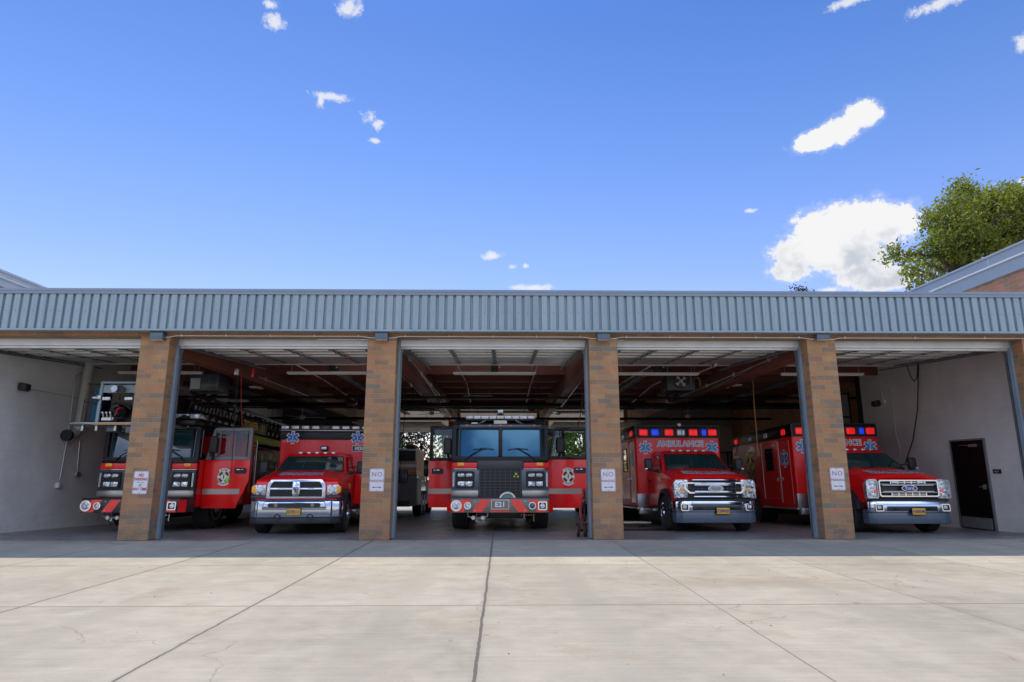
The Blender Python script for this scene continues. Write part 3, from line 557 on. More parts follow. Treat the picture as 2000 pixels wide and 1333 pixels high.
# overhead doors, rolled up under the roof: rails, glass panels, tracks
def overhead_door(x0, x1):
    d = G().box(x0, x1, YF+.31, YF+.40, 4.02, 4.165).box(x0, x1, YF+.36, YF+.46, 3.965, 4.025, .01)
    for z in (4.05, 4.085, 4.12): d.box(x0, x1, YF+.300, YF+.312, z, z+.014)
    d = d.o('overhead_door', 'door_steel', ST)
    ya, yb, za, zb_ = 13.72, 17.6, 4.10, 4.34; n = 7; rail = G(); solid = G(); glass = G(); st = G()
    def zz(y): return za+(zb_-za)*(y-ya)/(yb-ya)
    a, b = x0+.03, x1-.03
    for k in range(n):
        y0 = ya+(yb-ya)*k/n; y1 = ya+(yb-ya)*(k+1)/n-.006
        for (p, q) in ((y0, y0+.075), (y1-.075, y1)): rail.box(a, b, p, q, zz(p)-.03, zz(p)+.02, .004, 1)
        if k < 4:
            for x in np.linspace(a, b, 5): rail.box(x-.04, x+.04, y0+.075, y1-.075, zz(y0)-.02, zz(y0)+.02)
            glass.grid([[(a, y0+.07, zz(y0)), (b, y0+.07, zz(y0))], [(a, y1-.07, zz(y1)), (b, y1-.07, zz(y1))]])
        else: solid.box(a, b, y0+.075, y1-.075, zz(y0)-.012, zz(y0)+.02)
    rail.box(a, b, yb-.01, yb+.05, zb_-.06, zb_+.03, .005, 1)
    rail.o('door_rail', 'door_rail', d); solid.o('door_panel', 'door_steel', d); glass.o('door_glass', 'glass_panel', d, smooth=0)
    for x in np.linspace(a, b, 5)[1:-1]:
        st.prism([(ya-.1, zz(ya)-.05), (yb-.3, zz(yb)-.07), (yb-.3, zz(yb)-.055), (ya-.1, zz(ya)-.035)], x-.03, x+.03, 'x')
        for k in range(n): y = ya+(yb-ya)*k/n; st.box(x-.05, x+.05, y-.06, y+.06, zz(y)-.065, zz(y)-.03)
    st.o('hinge_strip', 'track_steel', d)
    for s, x in ((1, x0), (-1, x1)):
        t = G(); t.prism([(YF+.45, 3.9), (YF+.52, 4.0), (17.9, 4.30), (17.9, 4.38), (YF+.45, 4.1)], min(x, x+s*.03), max(x, x+s*.03), 'x'); t.box(min(x-s*.03, x+s*.012), max(x-s*.03, x+s*.012), YF+.44, YF+.48, 0.02, 3.95)
        for k in range(8): y = 13.9+k*.5; t.box(min(x+s*.03, x+s*.09), max(x+s*.03, x+s*.09), y, y+.09, zz(y)-.06, zz(y)+.04)
        t.tube([(x+s*.12, 13.75, 3.98), (x+s*.12, 18.2, 4.26)], .018, 6)
        t.o('door_track', 'track_steel', d)
for i in range(5): overhead_door(PX[i]+PW+.045, PX[i+1]-PW-.045)
# rear doors rolled up (pale, lit from the yard)
for i in range(1, 4):
    d = G(); x0, x1 = PX[i]+.3, PX[i+1]-.3
    for k in range(7): y = 29.9+k*.58; d.box(x0, x1, y, y+.55, 3.60, 3.63); d.box(x0, x1, y, y+.05, 3.55, 3.6)
    d = d.o('rear_overhead_door', 'cream_panel', ST); G().box(x0, x1, 33.75, 33.9, 3.38, 3.56, .01).o('bottom_rail', 'door_rail', d)
# personnel door in the right wall
d = empty('tmp', (0,0,0), None, None); bpy.data.objects.remove(d)
z0 = fz(16.3)
d = G().box(12.06, 12.10, 15.80, 16.95, z0, z0+2.22).o('personnel_door', 'brown_door', ST)
g = G().box(12.05, 12.10, 15.76, 15.80, z0, z0+2.26).box(12.05, 12.10, 16.95, 17.00, z0, z0+2.26).box(12.05, 12.10, 15.80, 16.95, z0+2.22, z0+2.26); g.o('door_frame', 'mid_grey', d)
G().box(12.035, 12.062, 15.86, 16.89, z0+.03, z0+.30).o('kick_plate', 'mid_grey', d)
g = G().box(12.0, 12.06, 16.0, 16.25, z0+2.05, z0+2.12, .01).tube([(12.0, 16.1, z0+2.08), (11.9, 16.35, z0+2.1), (12.02, 16.6, z0+2.1)], .012, 6); g.o('door_closer', 'galvanised', d)
G().box(12.0, 12.06, 15.90, 15.94, z0+1.0, z0+1.12).tube([(12.0, 15.92, z0+1.06), (11.99, 16.04, z0+1.06)], .012, 6).o('handle', 'galvanised', d)
# brick wings that stand higher at both ends
def wing(label, xa, xb, y0, y1, ztop, band, steel, side):
    w = empty('brick_wing', ((xa+xb)/2, y0, 0), label, 'building'); w.location = (0, 0, 0)
    G().box(min(xa, xb), max(xa, xb), y0, y1, 0, ztop-.05).o('wall', 'wing_brick', w)
    s = side
    g = G().box(min(xa-s*.12, xb), max(xa-s*.12, xb), y0-.12, y1+.12, ztop-band*.45, ztop-.05); g.box(min(xa-s*.16, xb), max(xa-s*.16, xb), y0-.16, y1+.16, ztop-.05, ztop+.01, .01); g.o('upper_fascia', steel, w)
    G().box(min(xa-s*.07, xb), max(xa-s*.07, xb), y0-.07, y1+.07, ztop-band, ztop-band*.45-.015).o('lower_fascia', steel, w)
    g = G().box(min(xa-s*.135, xb), max(xa-s*.135, xb), y0-.135, y1+.135, ztop-band*.45-.02, ztop-band*.45+.012)
    y = y0+1.2
    while y < y1: g.box(min(xa-s*.125, xa), max(xa-s*.125, xa), y, y+.012, ztop-band*.45, ztop-.05); y += 3.05
    g.o('trim_line', 'white_paint', w); return w
wing('taller brick wing with grey metal fascia rising at the right end, below the tree', 12.4, 24, 13.8, 34, 6.67, .60, 'wing_steel', 1)
wing('taller brick wing with pale metal fascia just showing at the left end', -12.1, -24, 13.8, 40, 6.06, .36, 'wing_steel_pale', -1)
# ------------------------------------------------------------------ fittings on and around the facade
def nosign(px, py, lines, label, tilt=0):
    p = at(px, py, YF-.012); s = empty('parking_sign', p, label, 'sign', 'no parking signs on the piers'); s.rotation_euler = (0, tilt, 0)
    G().prism(rrect(-.152, .152, -.229, .229, .035), -.003, .004, 'y').o('sign_plate', 'sign_white', s)
    g = G(); frame(g, -.146, .146, -.223, .223, .006, -.005, -.003, .03); g.o('border', 'sign_red', s)
    for z in (-.205, .205): G().cyl((0, z), .008, -.010, -.003, 'y', 8).o('bolt', 'bronze', s)
    if lines == 'any':
        for t, z, sz in (('NO', .145, .085), ('PARKING', .065, .078), ('AT', -.055, .06), ('ANY TIME', -.13, .078)): text(t, sz, 'lettering', 'sign_red', s, Vector((0, -.006, z)), '-y', off=.0015, sx=.82)
        G().box(-.075, .075, -.007, -.004, .0, .007).o('dividing_line', 'sign_red', s)
    else:
        text('NO', .13, 'lettering', 'sign_red', s, Vector((0, -.006, .11)), '-y', off=-.001, sp=1.2); text('PARKING', .07, 'lettering', 'sign_red', s, Vector((0, -.006, -.02)), '-y', sx=.95, sp=1.05)
        g = G().box(-.06, .06, -.007, -.004, -.150, -.138)
        for q in (-1, 1): g.prism([(q*.055, -.126), (q*.095, -.144), (q*.055, -.162)], -.007, -.004, 'y')
        g.o('double_arrow', 'sign_red', s)
    return s
nosign(274.5, 943, 'any', 'white NO PARKING AT ANY TIME sign on the leftmost brick pier', radians(.5))
nosign(736, 938, 'arrow', 'white NO PARKING sign with arrow on pier between red ambulance and engine')
nosign(1188, 938, 'arrow', 'white NO PARKING sign with arrow on pier right of the engine', radians(-.3))
nosign(1636, 936, 'arrow', 'white NO PARKING sign with arrow on the rightmost sign pier', radians(.4))
wl = None
for px, lab in ((306, 'dark box light above the leftmost pier under the fascia'), (745, 'dark box light above the second pier from the left'), (1179, 'dark box light above the pier right of the engine'), (1607, 'dark box light above the pier between the two right ambulances')):
    p = at(px, 656, 13.06)
    if wl is None:
        wl = empty('wall_light', (p.x, 13.06, p.z), lab, 'wall light', 'box lights under the fascia')
        G().box(-.135, .135, -.02, .15, -.085, .085, .008).o('housing', 'blue_grey', wl); G().box(-.12, .12, 0, .13, -.092, -.084).o('lens', 'lens_clear', wl)
        g = G().box(-.14, .14, -.028, .15, .085, .1, .004); g.o('hood', 'dark_grey', wl); o = wl
    else: o = copy_tree(wl)
    o.location = (p.x, 13.06, p.z); o['label'] = lab
xs = [at(p, 656, 13.14).x for p in (306, 745, 1179, 1607)]+[14]; zc = at(1000, 657, 13.15).z
for a, b, lab in zip(xs, xs[1:], ('thin white conduit along the lintel over the second bay', 'thin white conduit along the lintel over the engine bay', 'thin white conduit along the lintel over the fourth bay', 'thin white conduit along the lintel over the rightmost bay')):
    g = G().tube([(a+.13, 13.16, zc-.05), (a+.25, 13.175, zc-.04), (a+.4, 13.175, zc-.01), (b-.45, 13.175, zc-.01), (b-.25, 13.175, zc-.04), (b-.13, 13.16, zc-.045)], .0085, 6)
    for k in range(5): x = a+.5+(b-a-1)*k/4; g.box(x-.006, x+.006, 13.165, 13.2, zc-.025, zc+.025)
    g.o('conduit', 'white_paint', None, lab, 'conduit', 'conduits along the lintel')
# ------------------------------------------------------------------ fire engine cab (used by the engine and by the tower truck)
def fire_cab(t, tower=False):
    """front of a custom fire cab; local x to the viewer's right, y away from the viewer, z up; bumper face at y = 0"""
    yc = .62
    wm_ = 'glass_teal' if tower else 'glass_blue'
    # body shell in two halves of the side so that the open doors leave real openings
    g = G(); g.box(-1.17, 1.17, yc+.06, 1.30, .55, 1.70, .05); g.box(-1.17, 1.17, 2.35, 2.75, .55, 2.5, .04); g.box(-1.17, 1.17, 3.6, 4.1, .55, 2.5, .04); g.box(-1.16, 1.16, 1.30, 3.7, .55, .80, .03)
    g.o('cab_body', 'red_paint', t)
    g = G(); g.box(-1.16, 1.16, yc+.10, 4.1, 2.42, 2.52, .04); g.box(-1.155, 1.155, yc+.55, 4.1, 2.52, 2.70, .05); g.o('cab_roof', 'black_paint', t)
    G().box(-1.15, 1.15, 3.95, 4.05, .6, 2.5).box(-1.1, 1.1, 1.4, 3.9, .78, .86).box(-1.0, -.4, 1.9, 2.3, .86, 1.9, .05).box(.4, 1.0, 1.9, 2.3, .86, 1.9, .05).box(-.35, .35, .9, 2.6, .8, 1.45, .1).box(-1.1, 1.1, .85, 1.25, 1.3, 1.72, .05).o('cab_interior', 'seat_cloth', t)
    # windscreen: two panes in a dark frame, wrapped corners
    g = G(); frame(g, -1.16, 1.16, 1.66, 2.50, .085, yc-.01, yc+.12, .06); g.box(-.045, .045, yc-.012, yc+.1, 1.72, 2.44, .01); g.box(-1.0, -.965, yc-.015, yc+.08, 1.72, 2.44); g.box(.965, 1.0, yc-.015, yc+.08, 1.72, 2.44); g.o('windscreen_frame', 'black_paint', t)
    for x0, x1 in ((-.965, -.045), (.045, .965)):
        G().grid([[(x0, yc+.03, 1.74), ((x0+x1)/2, yc+.022, 1.74), (x1, yc+.03, 1.74)], [(x0, yc+.055, 2.10), ((x0+x1)/2, yc+.05, 2.10), (x1, yc+.055, 2.10)], [(x0, yc+.085, 2.44), ((x0+x1)/2, yc+.08, 2.44), (x1, yc+.085, 2.44)]]).o('windscreen', wm_, t, smooth=80)
        g = G(); frame(g, x0-.01, x1+.01, 1.73, 2.425, .012, yc+.012, yc+.06, .05); g.o('window_seal', 'teal_trim' if tower else 'dark_grey', t)
    for s in (-1, 1): G().grid([[(s*1.0, yc+.03, 1.74), (s*1.09, yc+.04, 1.74), (s*1.165, yc+.14, 1.74)], [(s*1.0, yc+.07, 2.42), (s*1.09, yc+.08, 2.42), (s*1.165, yc+.16, 2.42)]]).o('corner_glass', 'glass_teal', t, smooth=80)
    g = G(); g.box(-1.0, 1.0, yc-.03, yc+.12, 2.44, 2.515, .015); g.o('brow', 'blue_grey' if not tower else 'black_paint', t)
    for x in (-.82, -.25, 0, .25, .83): G().box(x-.035, x+.035, yc-.045, yc-.028, 2.485, 2.502, .004).o('marker_light', 'lens_amber', t)
    for s in (-1, 1):
        x = s*.42
        g = G().tube([(s*.86, yc-.02, 1.63), (s*.70, yc-.06, 1.78), (x+s*.02, yc-.055, 1.93)], .011, 6).tube([(s*.80, yc-.02, 1.68), (s*.62, yc-.05, 1.84)], .006, 5).tube([(x-.24, yc-.03, 1.90+.01), (x+.02, yc-.045, 1.94), (x+.26, yc-.03, 1.915)], .008, 5).box(x-.05, x+.05, yc-.07, yc-.04, 1.925, 1.945, .005)
        g.o('wiper', 'black_metal', t)
    # face below the screen
    g = G().box(-1.165, 1.165, yc-.02, yc+.1, 1.60, 1.67, .01); g.box(-1.165, 1.165, yc+.01, yc+.12, .80, 1.62); g.o('front_panel', 'black_paint', t)
    g = G().box(-.56, .56, yc-.05, yc+.02, 1.44, 1.655, .02); g.o('grille_header', 'dark_grey' if not tower else 'black_paint', t)
    for s in (-1, 1):
        a, b = sorted((s*.56, s*1.17)); G().box(a+.002, b-.002, yc-.035, yc+.02, 1.455, 1.60, .012).o('red_front_strip', 'red_paint', t); G().box(a, b, yc-.04, yc+.01, 1.44, 1.453, .003).o('bright_line', 'chrome', t)
        a, b = sorted((s*.87, s*1.035)); G().box(a, b, yc-.075, yc-.03, 1.515, 1.60, .015).o('turn_signal', 'lens_amber', t)
        # lamp module
        a, b = sorted((s*.50, s*1.16)); G().box(a, b, yc-.045, yc+.02, .955, 1.435, .012).o('lamp_surround', 'blue_grey' if not tower else 'dark_grey', t)
        c = s*.84; g = G(); frame(g, c-.225, c+.225, 1.005, 1.395, .03, yc-.09, yc-.04, .04); g.box(c-.205, c+.205, yc-.07, yc-.045, 1.02, 1.38); g.box(c-.20, c+.20, yc-.085, yc-.05, 1.19, 1.215)
        hs = G()
        for z in (1.30, 1.10): frame(g, c-.20, c+.20, z-.075, z+.075, .014, yc-.098, yc-.07, .03)
        g.o('lamp_bezel', 'black_paint', t)
        for dx in (-.092, .092):
            G().box(c+dx-.08, c+dx+.08, yc-.105, yc-.075, 1.265, 1.345, .03, 3).o('headlight', 'lamp_facet_fine', t); G().box(c+dx-.085, c+dx+.085, yc-.1, yc-.075, 1.04, 1.155, .012).o('headlight', 'lamp_facet', t)
        g = G(); frame(g, min(s*1.10, s*1.13), max(s*1.10, s*1.13), 1.04, 1.36, .008, yc-.07, yc-.04, .01); g.o('bright_edge', 'chrome', t)
        a, b = sorted((s*.52, s*1.16)); G().box(a, b, yc-.06, yc+.02, .79, .94, .01).box(a, b, yc-.066, yc-.05, .935, .953, .002).o('stainless_panel', 'brushed_steel', t)
    # grille
    g = G(); frame(g, -.50, .50, .80, 1.50, .02, yc-.08, yc-.02, .05); gm_ = 'dark_grey' if not tower else 'black_plastic'
    for i in range(9): z = .86+i*.073; g.box(-.49, .49, yc-.078, yc-.05, z-.010, z+.010, .003, 1)
    for x in (-.49+.98*k/8 for k in range(9)): g.box(x-.012 if True else x, x+.012, yc-.07, yc-.045, .82, 1.49)
    for k in range(4): x = -.36+.24*k; g.box(x-.085, x+.085, yc-.085, yc-.06, 1.44, 1.465, .004, 1)
    g.box(-.50, .50, yc-.09, yc-.06, 1.13, 1.155, .004)
    g.o('grille', gm_, t); G().box(-.5, .5, yc-.045, yc-.02, .80, 1.5).o('grille_backing', 'black_metal', t)
    # siren drum and light rack on the roof
    g = G()
    if not tower:
        G().box(-.87, .87, yc+.10, yc+.42, 2.62, 2.70, .03).o('light_bar_base', 'dark_grey', t)
        for k in range(9):
            a = -.86+k*.191; G().box(a+.004, a+.187, yc+.06, yc+.44, 2.66, 2.745, .018).o('light_bar_module', 'lens_clear' if k % 4 else 'galvanised', t)
        for s in (-1, 1): G().tube([(s*.55, yc+.08, 2.53), (s*.46, yc+.06, 2.58), (s*.36, yc+.12, 2.64)], .014, 6).o('light_bar_bracket', 'galvanised', t)
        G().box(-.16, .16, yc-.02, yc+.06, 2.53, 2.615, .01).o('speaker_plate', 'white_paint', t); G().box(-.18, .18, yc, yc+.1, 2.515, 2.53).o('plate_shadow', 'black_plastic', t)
        G().box(-.72, -.56, yc, yc+.08, 2.53, 2.57, .01).o('antenna_base', 'galvanised', t)
        g = G().box(-.035, .035, yc+.3, yc+.38, 2.74, 2.83); g.box(-.09, .09, yc+.26, yc+.38, 2.79, 2.81); g.o('spotlight_mount', 'black_metal', t); G().box(-.07, .07, yc+.22, yc+.38, 2.83, 2.915, .012).o('spotlight', 'lens_clear', t)
    else:
        for x0, x1 in ((.40, .60), (.61, .80), (.81, 1.06)): G().box(x0, x1, yc+.02, yc+.35, 2.70, 2.82, .02).o('light_bar_module', 'lens_clear', t)
        g = G().tube([(.3, yc+.2, 2.66), (.6, yc+.1, 2.55), (.9, yc+.2, 2.66)], .02, 6).box(.3, .95, yc+.15, yc+.3, 2.64, 2.68, .01); g.o('light_bar_bracket', 'galvanised', t)
        G().box(.18, .30, yc+.2, yc+.3, 2.80, 2.86, .02).o('amber_beacon', 'lens_amber', t)
    # bumper
    zt = .775
    g = G().prism([(-1.12, 0), (1.12, 0), (1.235, .16), (1.235, .62), (-1.235, .62), (-1.235, .16)], .755, zt+.005, 'z', .006); g.o('bumper_deck', 'blue_grey' if not tower else 'black_paint', t)
    bm_ = G().prism([(-1.11, .012), (1.11, .012), (1.22, .165), (1.22, .60), (-1.22, .60), (-1.22, .165)], .45, .755, 'z', .012).o('bumper', 'stripe_grey' if not tower else 'dark_grey', t)
    # chevrons as reflective bands on the bumper face
    g = G(); z0, z1 = .462, .742
    for s in (-1, 1):
        for xs_ in (.22, .65):
            w = .235; g.prism([(s*xs_, z1), (s*(xs_+w), z1), (s*(xs_+w+.19), z0), (s*(xs_+.19), z0)] if s > 0 else [(s*(xs_+w), z1), (s*xs_, z1), (s*(xs_+.19), z0), (s*(xs_+w+.19), z0)], .004, .0125, 'y')
        a, b = sorted((s*1.115, s*1.215)); g.prism([(s*1.113, .004), (s*1.222, .155), (s*1.222, .165), (s*1.110, .012)], z0, z1, 'z')
    g.box(-.22, .22, .004, .0125, z0, z0+.03); g.o('chevron_stripes', 'stripe_red', t)
    if not tower:
        g = G(); frame(g, -.205, .205, .525, .735, .008, -.006, .012, .006); g.o('number_frame', 'chrome', t); G().box(-.197, .197, -.002, .010, .533, .727).o('number_plate', 'stripe_grey', t)
        text('E21', .155, 'number', 'decal_white', t, Vector((0, -.0045, .628)), '-y', off=.006, sp=1.05)
        g = G().lathe([(.155, .16), (.205, .12), (.20, .3)], (.17, .715), 'y', 32); g.o('siren_drum', 'teal_trim', t); G().ring((.17, .715), .16, .20, .10, .125).o('siren_rim', 'galvanised', t)
    def roundlamp(x, r, m2):
        G().ring((x, .605), r*.8, r, -.03, .02).o('lamp_ring', 'chrome', t); G().lathe([(.001, -.012), (r*.4, -.018), (r*.8, -.005), (r*.8, .02)], (x, .605), 'y').o('bumper_lamp', m2, t)
    roundlamp(-1.0, .125, 'lamp_facet'); roundlamp(-.74, .082, 'lamp_facet_fine')
    if not tower: roundlamp(.735, .082, 'glass_blue')
    g = G(); frame(g, .865, 1.075, .505, .70, .028, -.03, .02, .03); g.o('lamp_frame', 'chrome', t); G().box(.89, 1.05, -.005, .02, .53, .675).o('lamp_back', 'black_plastic', t); G().lathe([(.001, -.02), (.05, -.018), (.066, .0), (.066, .02)], (.97, .603), 'y').o('bumper_lamp', 'lamp_facet_fine', t)
    g = G()
    for x in (-.57, .57):
        for z in (.50, .70): g.cyl((x, z), .012, -.004, .014, 'y', 8)
    g.o('bumper_bolts', 'galvanised', t)
    # plumbing, tow eyes, axle, wheels
    g = G().tube([(-.75, .3, .44), (-.74, .28, .36), (-.6, .28, .33), (-.42, .28, .33), (-.30, .28, .36), (-.29, .3, .44)], .022, 8).cyl((-.62, .33), .045, .24, .34).cyl((-.40, .33), .045, .24, .34).tube([(-.55, .3, .36), (-.55, .27, .25)], .02, 6); g.o('suction_pipe', 'galvanised', t)
    g = G()
    for k in range(5): g.cyl((.5+k*.055, .39), .016, .28, .34, 'y', 8)
    g.tube([(.78, .3, .42), (.78, .3, .25)], .016, 6); g.o('air_couplings', 'bronze' if not tower else 'galvanised', t)
    g = G().box(-.55, .55, .5, 4.0, .30, .56, .02).box(-1.0, 1.0, 1.75, 1.95, .38, .58, .03).box(-1.15, 1.15, .62, 1.2, .5, .56); g.o('chassis', 'black_metal', t)
    for s in (-1, 1): wheel(t, s*1.0, 1.85, .53, .40, s, 'galvanised')
def cab_door(t, s, y, gray=None, wd=.98, label=None, badge=False, cable=False, zt=2.50):
    """door standing open at right angle to the cab. s = side, seen from its outer skin? no: from the front"""
    x0, x1 = 1.19, 1.19+wd; X = lambda v: s*v
    upper = gray or 'black_paint'
    # lower skin with the wheel arch cut at the outer lower corner
    arc = [(x1-.06-.0, 1.05), (x1-.10, .92), (x1-.17, .78), (x1-.23, .64), (x1-.27, .52)]
    pts = [(x0, .52), (x0, 1.70), (x1, 1.70), (x1, 1.18)]+arc if badge else [(x0, .52), (x0, 1.70), (x1, 1.70), (x1, .52)]
    d = G().prism([(X(a), b) for a, b in pts], y, y+.07, 'y', .012).o('open_door', 'red_paint', t, label=label)
    g = G()
    w = .085; sl = .12 if badge else 0
    g.prism([(X(a), b) for a, b in [(x0, 1.70), (x0+sl+.02, zt-.06), (x0+sl+.07, zt), (x1, zt), (x1, 1.70), (x1-w, 1.70), (x1-w, zt-w), (x0+sl+w, zt-w), (x0+w, 1.78), (x1-w, 1.78), (x1-w, 1.70)]], y-.004, y+.066, 'y', .006); g.o('window_frame', upper, d)
    G().grid([[(X(x0+w), y+.03, 1.78), (X(x1-w), y+.03, 1.78)], [(X(x0+sl+w), y+.03, zt-w), (X(x1-w), y+.03, zt-w)]]).o('door_glass', 'glass_clear', d, smooth=0)
    if badge: G().box(min(X(x0+.30), X(x0+.325)), max(X(x0+.30), X(x0+.325)), y+.01, y+.05, 1.78, zt-w).o('window_divider', upper, d)
    a, b = sorted((X(x0+.002), X(x1-(.20 if badge else .002)))); G().box(a, b, y-.004, y+.002, .86, .99).o('silver_band', 'band_silver', d)
    hx = X(x1-.22) if badge else X(x1-.22); g = G(); frame(g, hx-.15, hx+.15, 1.36, 1.50, .02, y-.012, y+.01, .03); g.box(hx-.13, hx+.13, y-.006, y+.004, 1.38, 1.48); g.o('door_handle', 'black_plastic', d); G().box(hx-.1, hx+.06, y-.022, y-.008, 1.445, 1.47, .006).o('handle_bar', 'chrome', d)
    if badge: firebadge(d, Vector((X(x0+.50), y-.002, 1.28)), .165); flush_badge(d)
    return d
def big_mirror(t, x, z0, z1, s, y):
    g = G().box(x-.10, x+.10, y, y+.12, z0, z1, .045, 3).tube([(x, y+.1, z0+.02), (x-s*.02, y+.15, z0-.08), (x-s*.06, y+.2, z0-.14)], .035, 8); m_ = g.o('wing_mirror', 'black_plastic', t)
    G().box(x-.08, x+.08, y+.118, y+.124, z0+.03, z1-.03, .002, 1).o('mirror_glass', 'mirror', m_)
# ---- engine E21
E21 = empty('fire_engine', (-.04, 15.2, fz(15.2)), 'red fire engine marked E21 with blue windscreens and doors open in the middle bay', 'fire engine', rx=-FS)
E21.scale = (1.025,)*3
fire_cab(E21)
cab_door(E21, 1, 1.15, badge=True, wd=1.02, label='red front door with round fire district badge, standing open'); cab_door(E21, -1, 1.85, wd=.66, zt=2.60)
G().box(-1.86, -1.79, 1.86, 1.92, 1.45, 1.75, .01).o('door_hinge_cover', 'black_plastic', E21)
big_mirror(E21, -1.29, 1.80, 2.20, -1, .75); big_mirror(E21, 1.50, 1.86, 2.24, 1, 1.05)
G().box(-1.85, -1.20, 2.6, 2.66, 2.42, 2.62, .01).o('rear_cab_door', 'black_paint', E21)
G().box(1.2, 1.75, 2.5, 2.56, 2.42, 2.60, .01).box(1.2, 1.28, 2.5, 2.56, 1.7, 2.5).box(1.66, 1.75, 2.5, 2.56, 1.7, 2.5).box(1.25, 1.7, 2.5, 2.56, 1.7, 1.78).o('rear_cab_door', 'black_paint', E21)
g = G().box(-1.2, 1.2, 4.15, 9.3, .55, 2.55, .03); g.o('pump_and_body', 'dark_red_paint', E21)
g = G().box(-1.1, 1.1, 4.3, 9.2, 2.56, 2.75, .03); g.o('hose_bed_cover', 'black_plastic', E21)
g = G().box(-.5, .5, 4, 9, .3, .55); g.o('frame_rails', 'black_metal', E21)
for s in (-1, 1):
    wheel(E21, s*1.02, 7.4, .52, .36, s, 'galvanised')
text('y', .01, 'tmp', 'decal_black', E21, Vector((0,3,1))) if False else None
# radiator emblem: small yellow disc cluster in the grille
g = G().cyl((.38, 1.33), .028, .52, .532, 'y', 12).cyl((.335, 1.27), .022, .52, .532, 'y', 10).cyl((.42, 1.265), .022, .52, .532, 'y', 10); g.o('grille_emblem', 'yellow_green', E21)

# ---- tower truck with bucket and ladder
TT = empty('tower_truck', (-8.80, 15.5, fz(15.5)), 'red ladder truck with blue rescue bucket and TOWER 21 sign behind the leftmost pier', 'fire truck', rx=-FS)
TT.scale = (1.02,)*3
fire_cab(TT, True)
cab_door(TT, 1, .95, gray='mid_grey', badge=True, wd=1.12, label='red cab door with grey window frame and round badge, standing open')
big_mirror(TT, 1.44, 1.85, 2.27, 1, .7); big_mirror(TT, -1.27, 1.85, 2.25, -1, .9)
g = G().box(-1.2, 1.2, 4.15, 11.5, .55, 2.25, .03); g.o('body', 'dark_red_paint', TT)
g = G()
for k in range(4): y = 4.3+k*1.6; frame(g, 0, 1, 0, 1, .01, 0, .01) if False else g.box(1.2, 1.215, y, y+1.45, .7, 2.15, .004, 1)
g.o('locker_doors', 'maroon_paint', TT)
g = G()
for k in range(4): y = 4.3+k*1.6; g.box(1.215, 1.23, y+.6, y+.85, 1.0, 1.04, .004, 1); g.tube([(1.218, y, .7), (1.218, y, 2.15), (1.218, y+1.45, 2.15)], .01, 5)
g.tube([(1.24, 4.12, .5), (1.24, 4.12, 2.4)], .02, 8); g.o('bright_trim', 'galvanised', TT)
text('9', .22, 'side_numeral', 'decal_gold', TT, Vector((1.2, 4.12, 2.12)), '-y', off=.004)
for y in (6.9, 8.3): 
    for s in (-1, 1): wheel(TT, s*1.02, y, .52, .36, s, 'galvanised')
# ladder: four nested truss sections, rails with zigzag lattice
def ladder(y0, y1, hw, zb0, zt0, drop, name='ladder_section', m='black_metal'):
    g = G(); n = int((y1-y0)/.42)
    def z(y, base): return base-(y-.5)*drop
    for s in (-1, 1):
        for base, r in ((zb0, .045), (zt0, .035)): g.tube([(s*hw, y0, z(y0, base)), (s*hw, y1, z(y1, base))], r, 6)
        for k in range(n):
            ya = y0+(y1-y0)*k/n; yb = y0+(y1-y0)*(k+.5)/n; yd = y0+(y1-y0)*(k+1)/n
            g.tube([(s*hw, ya, z(ya, zb0)), (s*hw, yb, z(yb, zt0)), (s*hw, yd, z(yd, zb0))], .022, 5)
    for k in range(n*1): y = y0+(y1-y0)*k/n; g.tube([(-hw, y, z(y, zb0)), (hw, y, z(y, zb0))], .018, 5)
    return g.o(name, m, TT)
ladder(.9, 11.6, .62, 2.78, 3.42, .012); ladder(1.3, 11.6, .48, 2.85, 3.30, .012)
g = G().box(.54, .60, 1.4, 11.2, 2.80, 2.90, .01).box(.54, .60, 1.4, 11.2, 3.02, 3.12, .01); g.o('ladder_slats', 'galvanised', TT)
g = G().tube([(.63, 3.6, 3.40), (.63, 11.6, 3.25)], .03, 6).tube([(.70, 3.6, 3.34), (.70, 11.6, 3.19)], .02, 6); g.o('handrail', 'galvanised', TT)
g = G().box(.66, .69, 4.15, 6.25, 2.74, 3.14, .006); sg = g.o('name_board', 'dark_olive', TT)
text('TOWER', .33, 'board_lettering', 'decal_gold', sg, Vector((.695, 4.88, 2.94)), '+x', off=.012, sx=.98); text('21', .33, 'board_lettering', 'decal_gold', sg, Vector((.695, 5.92, 2.94)), '+x', off=.012)
G().box(.60, .90, 4.3, 9.4, 2.40, 2.64, .02).o('lower_boom_beam', 'yellow_green', TT)
g = G().box(-.45, .45, 8.5, 10.2, 2.2, 2.9, .1).cyl((0, 9.4), .7, 2.15, 2.4, 'z'); g.o('turntable', 'black_metal', TT)
G().box(.18, .50, -.5, .2, 2.50, 3.30, .05).o('control_cabinet', 'black_paint', TT)
for k, (x, z) in enumerate(((.42, 2.62), (.30, 2.72), (.40, 2.80), (.28, 2.95), (.42, 3.1), (.35, 3.2))): G().box(x-.05, x+.05, -.56, -.5, z-.03, z+.03, .008).o('cabinet_fitting', ('galvanised', 'lens_clear', 'lens_amber')[k % 3], TT)
for k in range(5): G().box(1.216, 1.222, 4.55+k*1.1, 4.75+k*1.1, 1.85, 2.05).o('side_reflector', 'yellow_green', TT)
